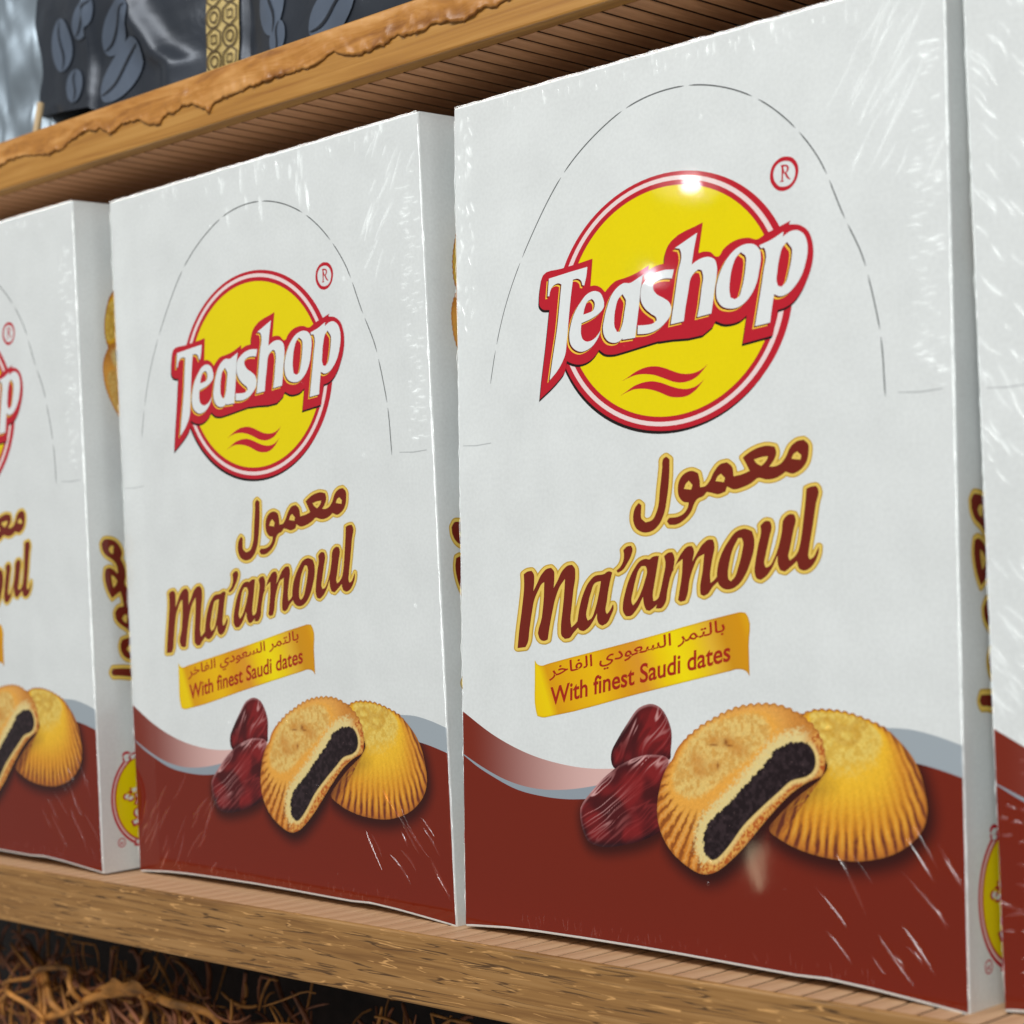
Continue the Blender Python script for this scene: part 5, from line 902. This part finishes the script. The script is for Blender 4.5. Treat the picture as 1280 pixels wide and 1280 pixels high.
# dark tucked base of the middle bag, and the pale hem beside the silver one
b = MB(); b.add([(-0.0700, 0.004, 0.0152), (-0.012, 0.004, 0.0030), (-0.012, 0.018, 0.0006), (-0.066, 0.018, 0.0006), (-0.0700, 0.05, 0.0152), (-0.012, 0.05, 0.0030), (-0.012, 0.05, 0.0006), (-0.066, 0.05, 0.0006)],
    [(0, 3, 2, 1), (3, 7, 6, 2), (0, 4, 7, 3), (1, 2, 6, 5), (4, 5, 6, 7)])
b.build('tucked_base', M['bean_line'], bb)
b = MB(); b.tube([(0.0405, 0.004, 0.020), (0.0408, 0.002, 0.010), (0.0420, 0.0, 0.004), (0.0455, -0.002, 0.0012)], 0.0016)
b.build('seal_hem', M['hem'], ba, True)
for x, z, a, c, g in ((-0.1665, 0.3243, 0.0105, 0.0078, 84), (-0.1475, 0.3305, 0.0098, 0.0058, 34), (-0.1245, 0.3216, 0.0132, 0.0080, 30), (-0.1592, 0.3066, 0.0066, 0.0060, 78), (-0.1220, 0.3045, 0.0165, 0.0095, 25)):
    bean(bb, s_b, x, z, a, c, R(g))
for x, z, a, c, g in ((-0.0320, 0.3096, 0.0115, 0.0082, 96), (-0.0275, 0.2965, 0.0060, 0.0052, 70), (0.0055, 0.2975, 0.0135, 0.0085, 18), (0.002, 0.3180, 0.010, 0.007, 20), (0.026, 0.312, 0.012, 0.008, 60), (-0.026, 0.345, 0.012, 0.008, 40)):
    bean(bc, s_c, x, z, a, c, R(g))
# gold ornamental strip on the middle bag
ox, oy, oz = bb.location
V = []; F = []
for j in range(31):
    z = 0.2862 + 0.0045 * j
    for i in range(7):
        x = -0.0712 + 0.0162 * i / 6; V.append((x - ox, s_b(x, z) - 0.0007 - oy, z - oz))
for j in range(30):
    for i in range(6): F.append((j * 7 + i, j * 7 + i + 1, (j + 1) * 7 + i + 1, (j + 1) * 7 + i))
gs = mesh_obj('gold_strip', V, F, M['goldstrip'], bb, True)
b = MB()
def orn(x, z, r, n, rot, wd):
    v = []; f = []
    for k in range(n):
        t = 2 * math.pi * k / n + rot
        for q in (r, r - wd):
            X = x + q * math.cos(t); Z = z + q * 1.15 * math.sin(t); v.append((X - ox, s_b(X, Z) - 0.0012 - oy, Z - oz))
    for k in range(n): f.append((2 * k, 2 * ((k + 1) % n), 2 * ((k + 1) % n) + 1, 2 * k + 1))
    b.add(v, f)
for r in range(11):
    z = 0.2885 + 0.0082 * r
    for c in (0, 1):
        x = -0.0672 + 0.0080 * c
        if (r + c) % 2:
            orn(x, z, 0.0038, 20, 0, 0.0007); orn(x, z, 0.0020, 16, 0, 0.0006)
        else:
            orn(x, z, 0.0042, 6, R(90), 0.0007); orn(x, z, 0.0021, 4, R(45), 0.0006)
o = b.build('ornament', M['ornament'], gs); o['kind'] = 'stuff'

# ------------------------------------------------------------------ dried stalks in the bay below
def stalk_mat(name, rgb):
    m, nt, bs = new_mat(name)
    tc = N(nt, 'ShaderNodeTexCoord'); n = N(nt, 'ShaderNodeTexNoise', i_Scale=120.0, i_Detail=3.0)
    nt.links.new(tc.outputs['Object'], n.inputs['Vector'])
    cr = N(nt, 'ShaderNodeValToRGB'); cr.color_ramp.elements[0].color = lin4(np.array(rgb) * 0.65); cr.color_ramp.elements[1].color = lin4(np.minimum(np.array(rgb) * 1.2, 255))
    cr.color_ramp.elements[0].position = 0.3; cr.color_ramp.elements[1].position = 0.7
    nt.links.new(n.outputs['Fac'], cr.inputs['Fac']); nt.links.new(cr.outputs['Color'], bs.inputs['Base Color'])
    bs.inputs['Roughness'].default_value = 0.6
    return m
M['stalk'] = stalk_mat('golden_stalk', (190, 128, 60))
M['stalk_red'] = stalk_mat('reddish_stalk', (150, 92, 60))
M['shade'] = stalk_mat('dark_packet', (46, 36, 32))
hb = empty('dried_plant_bundle', (-0.16, 0.03, -0.13))
tag(hb, 'tangle of curled golden brown dried stalks in the dark bay under the lower shelf', 'dried plants')
hx, hy, hz = hb.location
b = MB(); b.box(-0.34, 0.36, 0.035, 0.045, -0.10, 0.098); b.build('dark_backing', M['shade'], hb)  # dark sheet that paints the shade behind the stalks
big = [([(-207, -74), (-190, -66), (-171, -58), (-155, -53.5), (-137, -51.6), (-120, -51), (-106, -51.5), (-95, -54), (-86, -58), (-78, -66)], 2.0, 2),
       ([(-228, -46), (-218, -52), (-205, -62), (-198, -68), (-192, -78)], 1.5, 6),
       ([(-232, -60), (-215, -55), (-203, -50), (-196, -48), (-186, -47.6), (-178, -50), (-174, -56), (-176, -62), (-182, -64)], 1.3, -2),
       ([(-137.7, -64), (-136, -57), (-134.5, -51.6)], 1.3, 1), ([(-100, -66), (-101, -58), (-103, -51)], 1.1, 1),
       ([(-118, -66), (-117, -58), (-119, -50)], 0.9, 3),
       ([(-192, -60), (-185, -55), (-178, -54.5), (-172, -57), (-168, -63), (-165, -72)], 1.2, 4),
       ([(-240, -72), (-232, -64), (-222, -61), (-212, -64), (-205, -72)], 1.2, -3),
       ([(-226, -44), (-216, -60), (-211, -74)], 1.1, 5), ([(-160, -72), (-152, -64), (-146, -61), (-141, -63), (-143, -70)], 1.1, 6),
       ([(-84, -70), (-76, -62), (-70, -56), (-60, -53), (-48, -54)], 1.3, 6)]
for pts, r, dy in big:
    p = crspline(np.array(pts, float), 5)[:-5 * 1]
    p = p[: (len(pts) - 1) * 5 + 1] if len(p) > (len(pts) - 1) * 5 else p
    b = MB(); n = len(p)
    b.tube([(q[0] / 1000 - hx, 0.02 + dy / 1000 - hy + 0.003 * math.sin(i * 0.4), q[1] / 1000 - hz) for i, q in enumerate(p)], [r / 1000 * (0.6 + 0.4 * math.sin(math.pi * (i + 1) / (n + 1))) for i in range(n)])
    b.build('stalk', M['stalk'], hb, True)
# a crumpled leaf over the big arch
V = []; F = []
for i in range(15):
    for j in range(5):
        u = i / 14; v = j / 4
        x = -163 + 42 * u; hgt = (7.5 * math.sin(math.pi * u) ** 0.7) * (1 - 0.35 * math.exp(-((u - 0.45) / 0.08) ** 2))
        z = -53.5 + 2 * u + hgt * v + 1.2 * (vnoise(np.array([u * 9]), np.array([v * 3.]))[0] - 0.5)
        V.append((x / 1000 - hx, 0.020 + 0.006 * (vnoise(np.array([u * 6]), np.array([v * 2. + 5]))[0] - 0.5) - hy, z / 1000 - hz))
for i in range(14):
    for j in range(4): F.append((i * 5 + j, (i + 1) * 5 + j, (i + 1) * 5 + j + 1, i * 5 + j + 1))
mesh_obj('dried_leaf', V, F, M['stalk'], hb, True)
rnd = random.Random(5)
for mat, cnt, rr in ((M['stalk'], 420, (0.3, 0.8)), (M['stalk_red'], 620, (0.4, 1.1))):
    b = MB()
    for _ in range(cnt):
        x = rnd.uniform(-300, 40); z = rnd.uniform(-105, -47) ; y = rnd.uniform(24, 46 if z < -55 else 34)
        a = rnd.uniform(0, 2 * math.pi); L = rnd.uniform(8, 34); k = rnd.uniform(-2.0, 2.0); tw = rnd.uniform(-0.4, 0.4)
        pts = []; px_, pz_ = x, z
        for i in range(8):
            pts.append((px_ / 1000 - hx, (y + tw * i * 1.4) / 1000 - hy, pz_ / 1000 - hz))
            px_ += math.cos(a + k * i / 7) * L / 7; pz_ = min(pz_ + math.sin(a + k * i / 7) * L / 7, -38)
        r = rnd.uniform(*rr) / 1000
        b.tube(pts, [r * (0.5 + 0.5 * math.sin(math.pi * (i + 1) / 9)) for i in range(8)], 5)
    o = b.build('small_stalks', mat, hb, True); o['kind'] = 'stuff'
